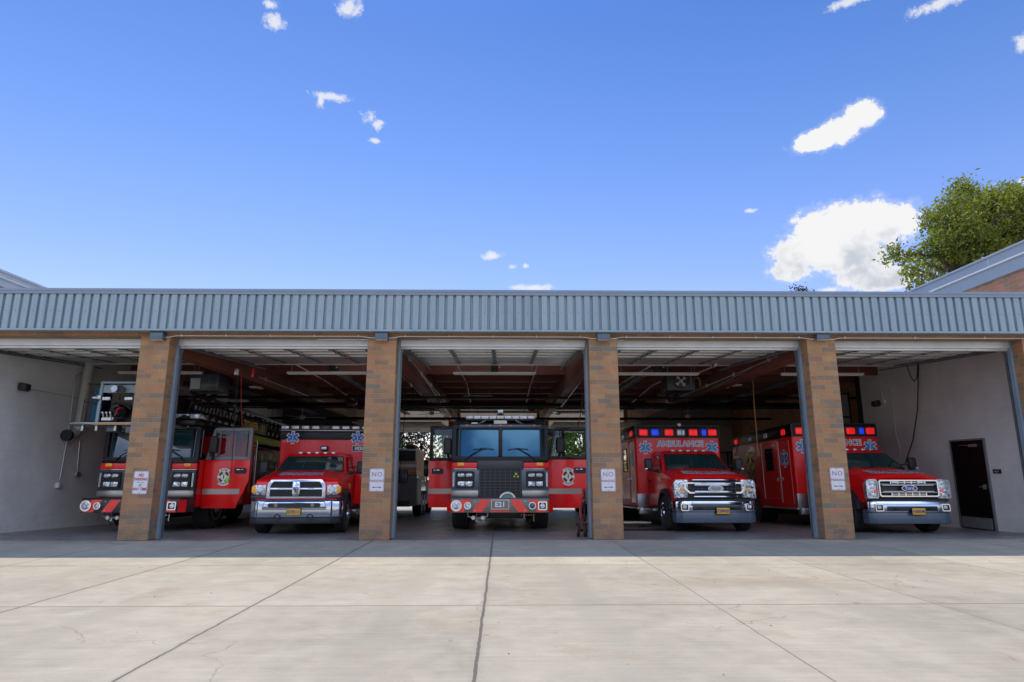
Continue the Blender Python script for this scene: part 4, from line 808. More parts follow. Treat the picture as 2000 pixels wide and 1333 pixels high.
# bucket
def bx_tube(g, pts, r=.028): return g.tube([Vector(p) for p in pts], r, 8)
y0, y1, zb_, zt_ = -.6, .30, 2.47, 3.42
g = G().box(-1.24, .92, y0-.08, y1+.1, zb_-.05, zb_, .01); g.prism([(-1.24, y0-.08), (-1.34, y0+.05), (-1.34, y1-.1), (-1.24, y1+.1)], zb_-.04, zb_+.02, 'z'); bk = g.o('bucket_floor', 'diamond_plate', TT)
g = G().box(-.70, .5, y0-.1, y0-.07, zb_-.06, zb_-.015); g.o('warning_strip', 'bronze', TT)
g = G()
for xa, xb in ((-.66, .16),):
    for x in (xa, xb): g.box(x-.032, x+.032, y0-.03, y0+.03, zb_-.02, zt_, .012)
    g.box(xa, xb, y0-.03, y0+.03, zt_-.05, zt_, .012); g.box(xa, xb, y0, y0+.03, zt_-.26, zt_-.08, .004)
g.o('bucket_frame', 'fascia_steel', TT)
n = 8; A = [(-.69-.26*sin(pi/2*k/n), y0+.26-.26*cos(pi/2*k/n)) for k in range(n+1)]
G().grid([[(x, y, zb_+.02) for x, y in A]+[(-.98, y1, zb_+.02)], [(x-.0, y, zt_-.17) for x, y in A]+[(-.95, y1, zt_-.17)]]).o('bucket_shield', 'glass_blue', TT, smooth=60, label='curved shiny blue side panel of the bucket')
G().box(-1.06, -.97, y0+.2, y1, zb_+.02, zt_-.25, .01).o('bucket_side', 'black_plastic', TT)
g = G().box(-1.0, -.55, y0-.02, y0+.1, zt_-.07, zt_-.04, .01).cyl((-.85, .0), .09, zt_-.10, zt_-.06, 'z'); g.o('top_handle', 'black_plastic', TT)
g = G().cyl((-.29, 3.23), .075, y0-.16, y0-.04, 'y', 20, .06); g.o('work_light_lens', 'lens_clear', TT); G().cyl((-.17, 3.22), .10, y0-.12, y0-.02, 'y', 20, .06).tube([(-.22, y0-.06, 3.15), (-.22, y0-.05, 3.04), (-.22, y0, 3.0)], .018, 6).o('work_light', 'black_plastic', TT)
for x in (-.51, -.0): G().box(x-.09, x+.09, y0-.05, y0-.0, 2.98, 3.055, .012).o('floodlight', 'lens_clear', TT)
g = G().lathe([(.001, y0+.0), (.10, y0+.02), (.13, y0+.12), (.10, y0+.25), (.001, y0+.26)], (-.30, 2.80), 'y').tube([(-.30, y0+.1, 2.62), (-.30, y0+.1, 2.80), (-.18, y0-.02, 2.76), (-.02, y0-.18, 2.68)], [.09, .10, .075, .085], 14).tube([(-.42, y0+.1, 2.85), (-.3, y0+.0, 2.93), (-.12, y0+.05, 2.9), (.05, y0+.05, 2.78)], .028, 8)
g.box(-.55, .12, y0+.3, y0+.36, 2.52, 2.95); g.o('water_monitor', 'black_paint', TT)
G().tube([(-.125, y0-.08, 2.725), (-.09, y0-.112, 2.71)], .088, 16).o('nozzle_ring', 'stripe_red', TT)
g = G()
for k in range(3): x = -.53+.085*k; g.tube([(x, y0+.0, 2.56), (x, y0-.04, 2.68)], .016, 6).cyl((x, 2.69), .02, y0-.07, y0-.03, 'y', 8)
g.box(-.58, -.32, y0+.02, y0+.2, 2.52, 2.60, .01); g.o('control_levers', 'galvanised', TT); G().box(-.56, -.34, y0-.03, y0+.02, 2.515, 2.575, .005).o('control_plate', 'white_paint', TT)
g = G().tube([(-1.0, y0-.05, zb_+.02), (-.98, y0-.06, 2.98), (-.66, y0-.05, 3.10)], .01, 5).tube([(-.97, y0-.05, 2.94), (-.72, y0-.03, 2.90), (-.66, y0-.05, 3.0)], .01, 5); g.o('cable_loop', 'black_metal', TT)
g = G().box(-.72, -.62, y0-.07, y0-.02, 3.0, 3.09, .01).box(-.82, -.72, y0-.07, y0-.03, 3.01, 3.06, .01); g.o('clamp', 'galvanised', TT)
for x in (-1.0, -.68, -.25, .35): G().box(x-.028, x+.028, y0+.02, y0+.08, zb_-.19, zb_-.05, .008).o('underside_lamp', 'galvanised', TT)
G().box(.0, .5, y0+.0, y0+.5, zb_-.24, zb_-.06, .02).box(-.5, -.3, y0+.1, y0+.4, zb_-.2, zb_-.05, .02).o('bucket_bracket', 'blue_grey', TT)
g = G().box(-.35, .35, .7, 1.6, 2.55, 3.3, .03).tube([(.45, .5, 2.6), (.7, .6, 2.75), (.95, .75, 2.7)], .04).box(.5, 1.1, .4, .9, 2.52, 2.64, .02); g.o('bucket_levelling_gear', 'black_metal', TT)
# ------------------------------------------------------------------ ambulances
def arcp(cy, cz, r, a0, a1, n=10): return [(cy+r*cos(radians(a0+(a1-a0)*i/n)), cz+r*sin(radians(a0+(a1-a0)*i/n))) for i in range(n+1)]
def lerp3(a, b, t): return tuple(p+(q-p)*t for p, q in zip(a, b))
def ambulance(name, label, loc, kind, plate, rz=0):
    ram = kind == 'ram'
    t = empty(name, loc, label, 'ambulance', 'ambulances parked nose out', rx=-FS, rz=rz)
    hz = 1.22 if not ram else 1.19; cz = 1.46 if not ram else 1.40; top = 2.02 if not ram else 1.93
    W2 = .94; ay, r = .98, .42
    # nose and doors: side profile with the wheel arch cut out, as two side slabs and a hollow middle
    prof = [(.20, .72), (.16, hz-.06), (.21, hz+.015), (.60, hz+.09), (1.42, cz), (2.95, cz), (2.95, .56), (1.52, .56)]+arcp(ay, r, .53, 8, 150, 10)
    g = G().prism(prof, -W2, W2, 'x', .035, 3); g.o('cab_lower_body', 'red_paint', t)
    # bonnet with a raised centre
    def hood(x, y):
        k = max(0, (y-.19)/1.25); e = abs(x)/W2; z = hz+.02+(cz-hz-.0)*k**.8; z += .045*max(0, 1-max(0, (e-.52)/.25)) if e < .77 else 0
        z -= .05*max(0, (e-.86)/.14)**2
        if y < .3: z -= .05*(1-(y-.17)/.13)**2
        return z
    xs_ = np.linspace(-W2+.01, W2-.01, 25); ys_ = [.17, .19, .22, .26, .3, .45, .7, 1.0, 1.25, 1.44]
    G().grid([[(x, y+.10*(abs(x)/W2)**3*max(0, 1-(y-.17)/.5), hood(x, y)+.012) for x in xs_] for y in ys_]).o('bonnet', 'red_paint', t, smooth=60)
    # greenhouse
    def ring(y0, y1, hw, z, rd=.06):
        p = []
        for (cx_, cy_, a) in ((hw-rd, y1-rd, 0), (-hw+rd, y1-rd, 90), (-hw+rd, y0+rd, 180), (hw-rd, y0+rd, 270)):
            for i in range(4): q = radians(a+30*i); p.append((cx_+rd*cos(q), cy_+rd*sin(q), z))
        return p
    G().loft([ring(1.36, 2.98, .90, cz-.03), ring(1.42, 2.98, .885, cz+.03), ring(2.02, 2.96, .755, top-.09), ring(2.12, 2.95, .72, top-.02), ring(2.25, 2.9, .62, top+.01)]).o('cab_roof', 'red_paint', t, smooth=50)
    b0, b1, t0, t1 = (-.80, 1.375, cz+.045), (.80, 1.375, cz+.045), (-.69, 1.985, top-.105), (.69, 1.985, top-.105)
    rows = []
    for k in range(5):
        q = k/4; L_, R_ = lerp3(b0, t0, q), lerp3(b1, t1, q); rows.append([(x_, L_[1]-.035*(1-(2*u-1)**2)-.012, L_[2]) for u, x_ in ((i/8, L_[0]+(R_[0]-L_[0])*i/8) for i in range(9))])
    G().grid(rows).o('windscreen', 'glass_teal', t, smooth=80)
    fr = G()
    for P, Q in ((rows[0], .012), (rows[-1], .010)): fr.tube(P, Q, 5)
    fr.tube([q[0] for q in rows], .012, 5).tube([q[-1] for q in rows], .012, 5); fr.o('windscreen_trim', 'black_plastic', t)
    G().box(-.78, .78, 1.30, 1.40, cz-.01, cz+.035, .01).o('cowl_grille', 'black_plastic', t)
    g = G()
    for x in (-.45, .25): g.tube([(x, 1.33, cz+.04), (x+.25, 1.345, cz+.075), (x+.52, 1.355, cz+.07)], .007, 5)
    g.o('wiper', 'black_metal', t)
    # seats, mirror and the pale rear window seen through the screen
    for s in (-1, 1):
        a0, a1, c0, c1 = (s*.897, 1.62, cz+.05), (s*.897, 2.62, cz+.05), (s*.775, 2.12, top-.12), (s*.775, 2.56, top-.12)
        def sd(p): return (p[0]+s*.004, p[1], p[2])
        G().quad(sd(a0), sd(a1), sd(c1), sd(c0)).o('side_window', 'glass_dark', t, smooth=0)
        g = G().tube([sd(a0), sd(a1), sd(c1), sd(c0)], .012, 5, closed=True); g.o('window_seal', 'black_plastic', t)
        # door seam, handle
        g = G().box(s*(W2-.001)-.002, s*(W2-.001)+.002, 1.54, 1.55, .62, cz-.04).box(s*W2-.002, s*W2+.002, 2.82, 2.83, .60, cz-.04).box(s*W2-.0025, s*W2+.0025, 1.55, 2.82, .60, .61); g.o('door_seam', 'black_metal', t)
        G().box(min(s*W2, s*(W2+.035)), max(s*W2, s*(W2+.035)), 2.55, 2.75, 1.20, 1.24, .012).o('door_handle', 'black_plastic', t)
        # flared arch
        oa, ia = arcp(ay, r, .60, -12 if not ram else -5, 168, 14), arcp(ay, r, .50, -12 if not ram else -5, 168, 14)
        oa = [(p[0], max(p[1], .40)) for p in oa]; ia = [(p[0], max(p[1], .38)) for p in ia]
        g = G(); R = []
        for (A, xx) in ((oa, W2-.02), ([(p[0]*.97+ay*.03, p[1]*.985+r*.015) for p in oa], W2+.09), (ia, W2+.115), (ia, W2-.15)): R.append(g._v([(s*xx, p[0], p[1]) for p in A]))
        for a, b in zip(R, R[1:]):
            for i in range(len(a)-1): g.b.faces.new((a[i], a[i+1], b[i+1], b[i]))
        g.o('wheel_arch', 'black_plastic' if kind != 'ram' else 'dark_grey', t, smooth=60)
        wheel(t, s*.90, ay, r, .26, s, 'chrome' if True else 'galvanised', lugs=10)
        # side mirror
        g = G().box(min(s*1.10, s*1.30), max(s*1.10, s*1.30), 1.60, 1.74, cz+.02 if not ram else cz-.02, cz+.33 if not ram else cz+.30, .05, 3); mm = g.o('wing_mirror', 'black_plastic', t)
        g = G().tube([(s*.88, 1.66, cz+.14), (s*1.15, 1.66, cz+.16)], .018, 6).tube([(s*.90, 1.66, cz-.02), (s*1.14, 1.66, cz+.02)], .024, 6).box(min(s*.86, s*.95), max(s*.86, s*.95), 1.6, 1.72, cz-.06, cz+.06, .015); g.o('mirror_arm', 'black_plastic', mm)
        if not ram: G().box(min(s*1.24, s*1.305), max(s*1.24, s*1.305), 1.575, 1.61, cz+.04, cz+.08, .008).o('mirror_lamp', 'lens_clear', mm)
        # running board and stone guard
        G().box(min(s*.80, s*1.12), max(s*.80, s*1.12), 1.75, 3.0, .44, .50, .01).o('running_board', 'diamond_plate', t)
    for x in (-.42, -.21, 0, .21, .42): G().box(x-.045, x+.045, 2.06, 2.16, top-.03, top+.025, .015).o('roof_marker', 'lens_clear' if ram else 'lens_amber' if False else 'galvanised', t)
    G().box(-.85, .85, .35, 7.5, .30, .56, .02).box(-.8, .8, .45, .9, .5, 1.0).box(-.72, .72, 1.3, 2.9, .5, .8).o('chassis', 'black_metal', t)
    text('AMBULANCE', .185, 'bonnet_lettering', 'decal_white', t, Vector((0, .66, hood(0, .66)+.016)), sx=-1.2, off=.012, ext=.001, M=Matrix.Rotation(math.atan(.21), 4, 'X') @ Matrix.Diagonal((-1.2, 1, 1, 1)) if True else None) if False else None
    def hoodtext(off, dz, m_):
        Mx = Matrix.Rotation(math.atan((hood(0, .9)-hood(0, .4))/.5), 4, 'X')
        return text('AMBULANCE', .185, 'bonnet_lettering', m_, t, Vector((0, .56, hood(0, .56)+.016+dz)), sx=-1.12 if not ram else -.9, off=off, ext=.001, M=Mx @ Matrix.Diagonal((1, 2.6, 1, 1)))
    hoodtext(.014, .004, 'decal_white'); hoodtext(.0, .0065, 'decal_navy' if not ram else 'decal_blue')
    # ---------------- face
    if not ram:
        g = G().box(-.93, .93, .14, .22, .74, hz-.02, .02); g.o('front_panel', 'black_plastic', t)
        for s in (-1, 1):
            a = (lambda x: s*x)
            pts = [(a(.655), .80), (a(.98), .775), (a(.98), 1.13), (a(.93), hz), (a(.63), hz+.0), (a(.63), 1.10)] if kind == 'f1' else [(a(.69), .775), (a(.97), .765), (a(.985), 1.13), (a(.90), hz), (a(.70), hz)]
            h = G().prism(pts, .085, .20, 'y', .02, 2).o('headlight', 'lamp_facet', t)
            if kind == 'f1':
                g = G().box(*sorted((a(.70), a(.93))), .070, .09, 1.03, 1.055, .005, 1).box(*sorted((a(.68), a(.90))), .070, .09, .92, .94, .005, 1); g.o('lamp_divider', 'chrome', h)
                for z in (1.11, .85): G().lathe([(.001, .06), (.045, .062), (.055, .09)], (a(.80), z), 'y').o('projector_lens', 'lens_clear', h)
                G().box(*sorted((a(.70), a(.84))), .068, .09, .955, 1.01, .008).o('amber_reflector', 'lens_amber', h)
            else:
                for z in (1.14, 1.04, .87): G().box(*sorted((a(.76), a(.88))), .068, .09, z-.04, z+.04, .012).o('projector_lens', 'lens_clear', h)
                G().box(*sorted((a(.74), a(.80))), .068, .09, .93, .98, .008).o('red_reflector', 'lens_red', h); g = G(); frame(g, min(a(.70), a(.975)), max(a(.70), a(.975)), .79, 1.20, .02, .06, .10, .05); g.o('lamp_rim', 'galvanised', h)
        if kind == 'f1':
            g = G()
            # outer C-shaped chrome frame
            for s in (-1, 1):
                P = [(.40*s, 1.155), (.70*s, 1.155), (.735*s, 1.12), (.735*s, 1.0), (.62*s, .895), (.40*s, .895)]; Q = [(.40*s, 1.12), (.67*s, 1.12), (.695*s, 1.095), (.695*s, 1.02), (.60*s, .93), (.40*s, .93)]
                R = [g._v([(p[0], y, p[1]) for p in A]) for (A, y) in ((P, .12), (P, .055), (Q, .055), (Q, .12))]
                for A, B in zip(R, R[1:]+R[:1]):
                    for i in range(len(A)-1): g.b.faces.new((A[i], A[i+1], B[i+1], B[i]))
            g.box(-.50, .50, .04, .13, 1.06, 1.155, .018, 3).box(-.50, .50, .04, .13, .895, .965, .018, 3); g.box(-.54, .54, .06, .13, 1.19, 1.225, .012).box(-.52, .52, .05, .13, .80, .84, .012); gr = g.o('grille', 'chrome', t)
            g = G()
            for k in range(11): x = -.5+.1*k; g.box(x-.008, x+.008, .09, .12, .965, 1.06)
            g.box(-.62, .62, .10, .118, 1.0, 1.015); g.o('grille_mesh', 'dark_grey', gr)
            for x in (-.27, .30): G().box(x-.06, x+.06, .028, .05, 1.115, 1.14, .006).o('grille_lamp', 'lens_blue' if False else 'lens_clear', gr)
        else:
            g = G(); frame(g, -.69, .69, .82, 1.20, .028, .04, .13, .05)
            for z0, z1 in ((1.10, 1.185), (.835, .925)):
                g.box(-.66, .66, .05, .10, z1-.012, z1, .004, 1).box(-.66, .66, .05, .10, z0, z0+.012, .004, 1)
                for k in range(6): x = -.40+.16*k; g.box(x-.010, x+.010, .055, .10, z0, z1)
                g.box(-.40, .40, .06, .10, (z0+z1)/2-.006, (z0+z1)/2+.006)
            g.box(-.60, .60, .055, .10, 1.075, 1.09, .004, 1).box(-.60, .60, .055, .10, .935, .95, .004, 1); gr = g.o('grille', 'chrome', t)
            for x in (-.30, .30): G().box(x-.085, x+.085, .038, .06, 1.125, 1.165, .006).o('grille_lamp', 'lens_clear', gr)
        # oval emblem with script
        ov = lambda rx, rz, y0, y1: G().prism([(rx*cos(2*pi*i/32), 1.01+rz*sin(2*pi*i/32)) for i in range(32)], y0, y1, 'y', .004, 1)
        e = ov(.185, .078, .015, .05).o('oval_emblem', 'chrome', gr); ov(.168, .064, .010, .016).o('emblem_field', 'brushed_steel' if kind == 'f1' else 'decal_navy', e)
        text('Ford', .105, 'emblem_script', 'decal_white' if kind != 'f1' else 'decal_blue', e, Vector((0, .0075, 1.012)), '-y', off=.001)
        # bumper
        P = [(-1.0, .30), (-.96, .10), (-.80, 0), (.80, 0), (.96, .10), (1.0, .30)]
        def bump(P, z0, z1, m_, nm, bv=.015): return G().prism(P+[(.9, .32), (-.9, .32)], z0, z1, 'z', bv, 2).o(nm, m_, t)
        b = bump([(p[0]*1.0, p[1]+.02) for p in P], .47, .725, 'chrome', 'bumper', .03)
        g = G(); frame(g, -.60, .60, .475, .62, .006, .012, .03, .03) if False else g.box(-.585, .585, .008, .05, .505, .615, .02); g.o('bumper_intake', 'black_plastic', b)
        if kind == 'f1': G().box(-.60, .60, -.012, .03, .635, .70, .012).o('bumper_step', 'chrome', b); G().box(-.62, .62, .0, .04, .615, .64).o('bumper_groove', 'black_plastic', b)
        for s in (-1, 1):
            c = s*.765; g = G(); frame(g, c-.095, c+.095, .50, .665, .022, -.012, .03, .025); g.o('lamp_frame', 'chrome', b); G().box(c-.075, c+.075, -.0, .025, .52, .645, .01).o('lamp_well', 'black_plastic', b); G().box(c-.045, c+.045, -.006, .02, .55, .63, .012).o('fog_lamp', 'lamp_facet_fine', b)
            G().tube([(s*.36, .02, .56), (s*.36, -.03, .555), (s*.44, -.03, .555), (s*.44, .02, .56)], .014, 6).o('tow_hook', 'black_metal', b)
        bump([(p[0]*.985, p[1]+.05) for p in P], .22, .475, 'blue_grey', 'lower_valance', .03)
        G().box(-.9, .9, .05, .1, .725, .76).o('bumper_gap', 'black_plastic', t)
        px_ = .12 if kind == 'f1' else .10
    else:
        g = G().box(-.92, .92, .15, .24, .74, 1.17, .02); g.o('front_panel', 'red_paint', t)
        def trap(hw0, hw1, z0, z1): return [(-hw0, z0), (hw0, z0), (hw1, z1), (-hw1, z1)]
        g = G(); A = [(-.66, .79), (.66, .79), (.64, 1.10), (.56, 1.215), (-.56, 1.215), (-.64, 1.10)]; B = [(-.585, .84), (.585, .84), (.57, 1.09), (.51, 1.165), (-.51, 1.165), (-.57, 1.09)]
        R = [g._v([(p[0], y, p[1]) for p in Q]) for (Q, y) in ((A, .16), (A, .06), (B, .05), (B, .14))]
        for a, b in zip(R, R[1:]+R[:1]):
            for i in range(6): g.b.faces.new((a[i], a[(i+1)%6], b[(i+1)%6], b[i]))
        bmesh.ops.recalc_face_normals(g.b, faces=g.b.faces[:]); bmesh.ops.bevel(g.b, geom=g.b.edges[:], offset=.012, segments=2, affect='EDGES')
        g.prism([(-.58, .975), (.58, .975), (.575, 1.03), (-.575, 1.03)], .045, .12, 'y', .015); g.prism([(-.06, .835), (.06, .835), (.085, .90), (.085, 1.10), (.07, 1.17), (-.07, 1.17), (-.085, 1.10), (-.085, .90)], .03, .12, 'y', .012)
        gr = g.o('grille', 'chrome', t)
        g = G().box(-.585, .585, .118, .14, .83, 1.17)
        g.o('grille_backing', 'black_metal', gr)
        g = G()
        for row in range(9):
            for c in range(26):
                x = -.56+.044*c+(.022 if row % 2 else 0); z = .86+.035*row
                if abs(x) > .55: continue
                g.ring((x, z), .014, .020, .10, .116, 'y', 6)
        g.o('grille_mesh', 'dark_grey', gr)
        for s in (-1, 1): G().box(*sorted((s*.26, s*.40)), .035, .06, .985, 1.02, .006).o('grille_lamp', 'lens_clear', gr)
        # round shield with curled horns
        e = G().prism([(-.06, 1.06), (.06, 1.06), (.062, .99), (.03, .935), (0, .92), (-.03, .935), (-.062, .99)], .022, .05, 'y', .006).o('ram_emblem', 'chrome', gr)
        g = G()
        for s in (-1, 1): g.tube([(s*.008, .016, 1.03), (s*.035, .014, 1.04), (s*.05, .013, 1.015), (s*.04, .013, .98), (s*.025, .012, .985), (s*.026, .012, 1.005)], [.010, .012, .012, .009, .006, .004], 6)
        g.tube([(0, .016, 1.03), (0, .012, .985), (0, .016, .94)], [.014, .012, .007], 6); g.o('ram_head', 'dark_grey', e)
        for s in (-1, 1):
            a = (lambda x: s*x)
            h = G().prism([(a(.675), .86), (a(.93), .875), (a(.985), .93), (a(.985), 1.05), (a(.93), 1.10), (a(.67), 1.10)], .09, .26, 'y', .02, 2).o('headlight', 'lamp_facet', t)
            G().prism([(a(.90), .90), (a(.99), .93), (a(.99), 1.05), (a(.94), 1.09), (a(.90), 1.08)], .082, .27, 'y', .01).o('amber_reflector', 'lens_amber', h); G().lathe([(.001, .07), (.05, .072), (.06, .1)], (a(.80), 1.0), 'y').o('projector_lens', 'lens_clear', h)
            G().box(*sorted((a(.66), a(1.0))), .10, .3, .79, .86, .02).o('lamp_filler', 'dark_grey', t)
        P = [(-1.03, .34), (-1.0, .14), (-.80, .0), (.80, .0), (1.0, .14), (1.03, .34)]
        b = G().prism(P+[(.9, .36), (-.9, .36)], .36, .76, 'z', .045, 3).o('bumper', 'chrome', t)
        g = G().prism([(-.72, .57), (.72, .57), (.66, .735), (-.66, .735)], -.025, .05, 'y', .03, 3); g.o('bumper_bulge', 'chrome', b)
        g = G(); g.prism(rrect(-.58, .58, .60, .695, .045), -.030, .03, 'y'); g.o('bumper_intake', 'black_plastic', b)
        for s in (-1, 1): G().cyl((s*.40, .648), .042, -.036, -.02, 'y', 20).o('fog_lamp', 'glass_teal', b)
        G().prism([(-.80, .0), (.80, .0), (1.0, .14), (1.0, .3), (-1.0, .3), (-1.0, .14)], .24, .37, 'z', .02).o('lower_valance', 'black_plastic', t)
        for s in (-1, 1): G().ring((s*.36, .385), .05, .075, -.02, .03, 'y', 16).o('tow_hook', 'black_metal', b)
        G().box(-.70, .70, -.008, .02, .545, .565).o('bumper_groove', 'blue_grey', b)
        px_ = 0
    # number plate
    pz = .50 if not ram else .505; p = G().box(px_-.155, px_+.155, -.045, -.03, pz-.075, pz+.075, .004).o('number_plate', 'plate_yellow', t)
    text(plate, .098, 'plate_number', 'decal_navy', p, Vector((px_, -.0475, pz-.005)), '-y', off=.002, sx=.78); g = G(); frame(g, px_-.158, px_+.158, pz-.078, pz+.078, .007, -.05, -.03, .008); g.o('plate_frame', 'black_metal', p)
    text('OREGON', .022, 'plate_heading', 'decal_navy', p, Vector((px_, -.0475, pz+.06)), '-y') if False else None
    # ---------------- patient box
    y0, y1, zb_, zt_ = 3.05, 7.75, .50, 2.80 if not ram else 2.64; bw = 1.22
    body = G().box(-bw, bw, y0, y1, zb_, zt_, .05, 3).o('patient_box', 'red_paint', t)
    bh = .37 if not ram else .0
    if not ram:
        G().box(-bw-.004, bw+.004, y0-.012, y1+.004, zt_-bh, zt_+.012, .03, 2).o('black_band', 'black_paint', body)
        g = G(); frame(g, -bw+.01, bw-.01, zt_-bh+.01, zt_, .018, y0-.022, y0-.01, .02); g.box(-bw+.0, -bw+.03, y0-.018, y0+.0, zt_-bh, zt_); g.o('band_trim', 'dark_grey', body)
        pos = [(-.99, 'lens_red', .12), (-.655, 'lens_blue', .105), (-.25, 'lens_red', .12), (.095, 'lens_clear', .115), (.455, 'lens_red', .12), (.765, 'lens_blue', .065), (1.01, 'lens_red', .12)]
        zc = zt_-.205
        for x, m_, w in pos:
            c = G().box(x-w-.035, x+w+.035, y0-.035, y0-.012, zc-.125, zc+.125, .008) if m_ != 'lens_blue' else G().box(x-max(w, .09)-.06, x+max(w, .09)+.05, y0-.04, y0-.012, zc-.13, zc+.13, .008); c = c.o('lamp_housing', 'black_plastic', body)
            G().box(x-w, x+w, y0-.075, y0-.03, zc-.088, zc+.088, .025, 3).o('warning_light', m_, c)
        text('AMBULANCE', .215, 'box_lettering', 'decal_white', body, Vector((.07, y0-.006, zt_-.53)), '-y', off=.019, sx=1.02, sp=1.04); text('AMBULANCE', .215, 'box_lettering', 'decal_light_blue' if kind == 'f1' else 'decal_navy', body, Vector((.07, y0-.0085, zt_-.53)), '-y', off=-.003, sx=1.02, sp=1.04)
        for x in (-.94, .98): star(body, Vector((x, y0-.003, zt_-.63)), .19, col='decal_light_blue')
        G().box(.02, .12, y0-.03, y0+.06, zt_+.01, zt_+.06, .01).box(.04, .10, y0-.04, y0-.02, zt_-.02, zt_+.05).o('roof_lamp', 'galvanised', body)
    else:
        G().box(-bw-.003, bw+.003, y0-.006, y1, zt_-.30, zt_-.055, .006).o('black_band', 'black_paint', body)
        G().box(-bw-.002, bw+.002, y0-.01, y1, zt_-.055, zt_-.025, .004).o('bright_rail', 'brushed_steel', body)
        g = G().box(-bw, bw, y0-.02, y0+.3, zt_-.02, zt_+.10, .02); g.o('light_row', 'dark_grey', body)
        for k in range(9): x = -1.10+.275*k; G().box(x-.10, x+.10, y0-.05, y0+.0, zt_-.005, zt_+.085, .015, 2).o('light_module', 'lens_clear' if k != 4 else 'blue_grey', body)
        for x in (-.88, .88): star(body, Vector((x, y0-.010, zt_-.24)), .18)
        g = G(); frame(g, .745, 1.16, zt_-.62, zt_-.45, .012, y0-.010, y0+.0, .01); g.o('number_border', 'decal_white', body); G().box(.757, 1.148, y0-.006, y0+.0, zt_-.61, zt_-.462).o('number_panel', 'decal_black', body)
        text('M26', .135, 'number', 'decal_white', body, Vector((.952, y0-.009, zt_-.535)), '-y', off=.006, sx=1.1)
        for x in (-.55, .58): G().box(x-.003, x+.003, y0-.004, y0+.01, zt_-1.2, zt_-.06).o('panel_seam', 'dark_red_paint', body)
        G().box(-.09, .10, y0-.13, y0-.02, zt_-.60, zt_-.47, .015).o('spotlight_housing', 'black_plastic', body); G().box(-.065, .075, y0-.14, y0-.12, zt_-.575, zt_-.495, .01).o('spotlight', 'lens_clear', body); G().box(-.03, .04, y0-.08, y0, zt_-.68, zt_-.58).o('spotlight_foot', 'black_plastic', body)
    # raised wedge between cab and box
    g = G().loft([ring(2.7, 3.06, .80, 1.30), ring(2.7, 3.06, .78, top-.05), ring(2.9, 3.06, .72, top+.02)]); g.o('cab_gaiter', 'red_paint', t)
    for s in (-1, 1):
        a, b = sorted((s*(bw-.30), s*(bw+.006))); G().box(a, b, y0-.008, y0+.10, zb_-.01, zb_+.38, .008).o('stone_guard', 'diamond_plate', body)
        G().prism([(s*(bw-.02), zb_), (s*(bw-.42), zb_), (s*(bw-.20), zb_-.16), (s*(bw-.02), zb_-.20)] if False else [(s*(bw-.02), .50), (s*.78, .50), (s*.70, .36), (s*(bw+.0), .32)], 2.9, 3.05, 'y', .01).o('splash_step', 'diamond_plate', t)
        # side lockers with bright seams
        X = s*(bw+.004)
        def seam(pts, r_=.008): return [(X, p[0], p[1]) for p in pts]
        zt2 = zt_-(.42 if not ram else .36)
        for (ya, yb, za, zb2) in ((y0+.22, y0+.92, zb_+.12, zt2-.02), (y0+1.0, y0+2.15, .72, zt2+.02), (y1-.62, y1-.05, zb_+.12, zt2+.05)):
            d = G().box(min(s*(bw-.01), X), max(s*(bw-.01), X), ya, yb, za, zb2, .006, 1).o('side_door', 'red_paint', body)
            G().tube(seam([(ya, za), (ya, zb2), (yb, zb2), (yb, za)]), .009, 5, closed=True).o('door_trim', 'galvanised', d)
            hy = ya+.12 if ya > y0+.9 else yb-.14
            G().ring((hy, 1.28), .03, .05, X-.004, X+s*.012, 'x', 14).box(min(X, X+s*.02), max(X, X+s*.02), hy-.02, hy+.02, 1.23, 1.33, .005).o('door_latch', 'chrome', d)
        if s < 0:
            d = G().box(X-.008, X, y0+1.35, y0+1.85, 1.55, 2.20, .004, 1).o('side_window', 'glass_dark', body); g = G().tube([(X-.008, y0+1.33, 1.53), (X-.008, y0+1.33, 2.22), (X-.008, y0+1.87, 2.22), (X-.008, y0+1.87, 1.53)], .014, 6, closed=True).box(X-.012, X, y0+1.35, y0+1.85, 1.83, 1.85); g.o('window_frame', 'black_plastic', d)
            star(body, Vector((X-.004, y0+.56, 1.86)), .26, '-x')
            firebadge(body, Vector((X-.004, y0+3.1, 1.72)), .42, '-x', True); flush_badge(body)
            for k, m_ in enumerate(('lens_red', 'lens_clear', 'lens_clear', 'lens_red')): G().box(X-.04, X, y0+.35+k*1.25, y0+.58+k*1.25, zt_-.28, zt_-.12, .02).o('side_light', m_, body)
        else:
            for k, m_ in enumerate(('lens_red', 'lens_clear', 'lens_red')): G().box(X, X+.04, y0+.35+k*1.7, y0+.58+k*1.7, zt_-.28, zt_-.12, .02).o('side_light', m_, body)
        G().box(min(s*(bw-.05), s*(bw+.03)), max(s*(bw-.05), s*(bw+.03)), y0, y0+2.45, zb_-.05, zb_, .008).box(min(s*(bw-.05), s*(bw+.03)), max(s*(bw-.05), s*(bw+.03)), y1-1.05, y1, zb_-.05, zb_, .008).o('rub_rail', 'galvanised', body)
        aw = y0+3.05
        g = G().cyl((aw, .46), .56, min(s*(bw-.5), s*(bw+.003)), max(s*(bw-.5), s*(bw+.003)), 'x', 30); g.o('wheel_well', 'black_metal', body)
        n_ = 14; g = G(); R = []
        for rr_, xx in ((.56, bw+.002), (.60, bw+.03), (.57, bw+.05), (.54, bw+.02)): R.append(g._v([(s*xx, p[0], p[1]) for p in arcp(aw, .46, rr_, -5, 185, n_)]))
        for A, B in zip(R, R[1:]+R[:1]):
            for i in range(n_): g.b.faces.new((A[i], A[i+1], B[i+1], B[i]))
        g.o('fender_ring', 'chrome', body, smooth=60)
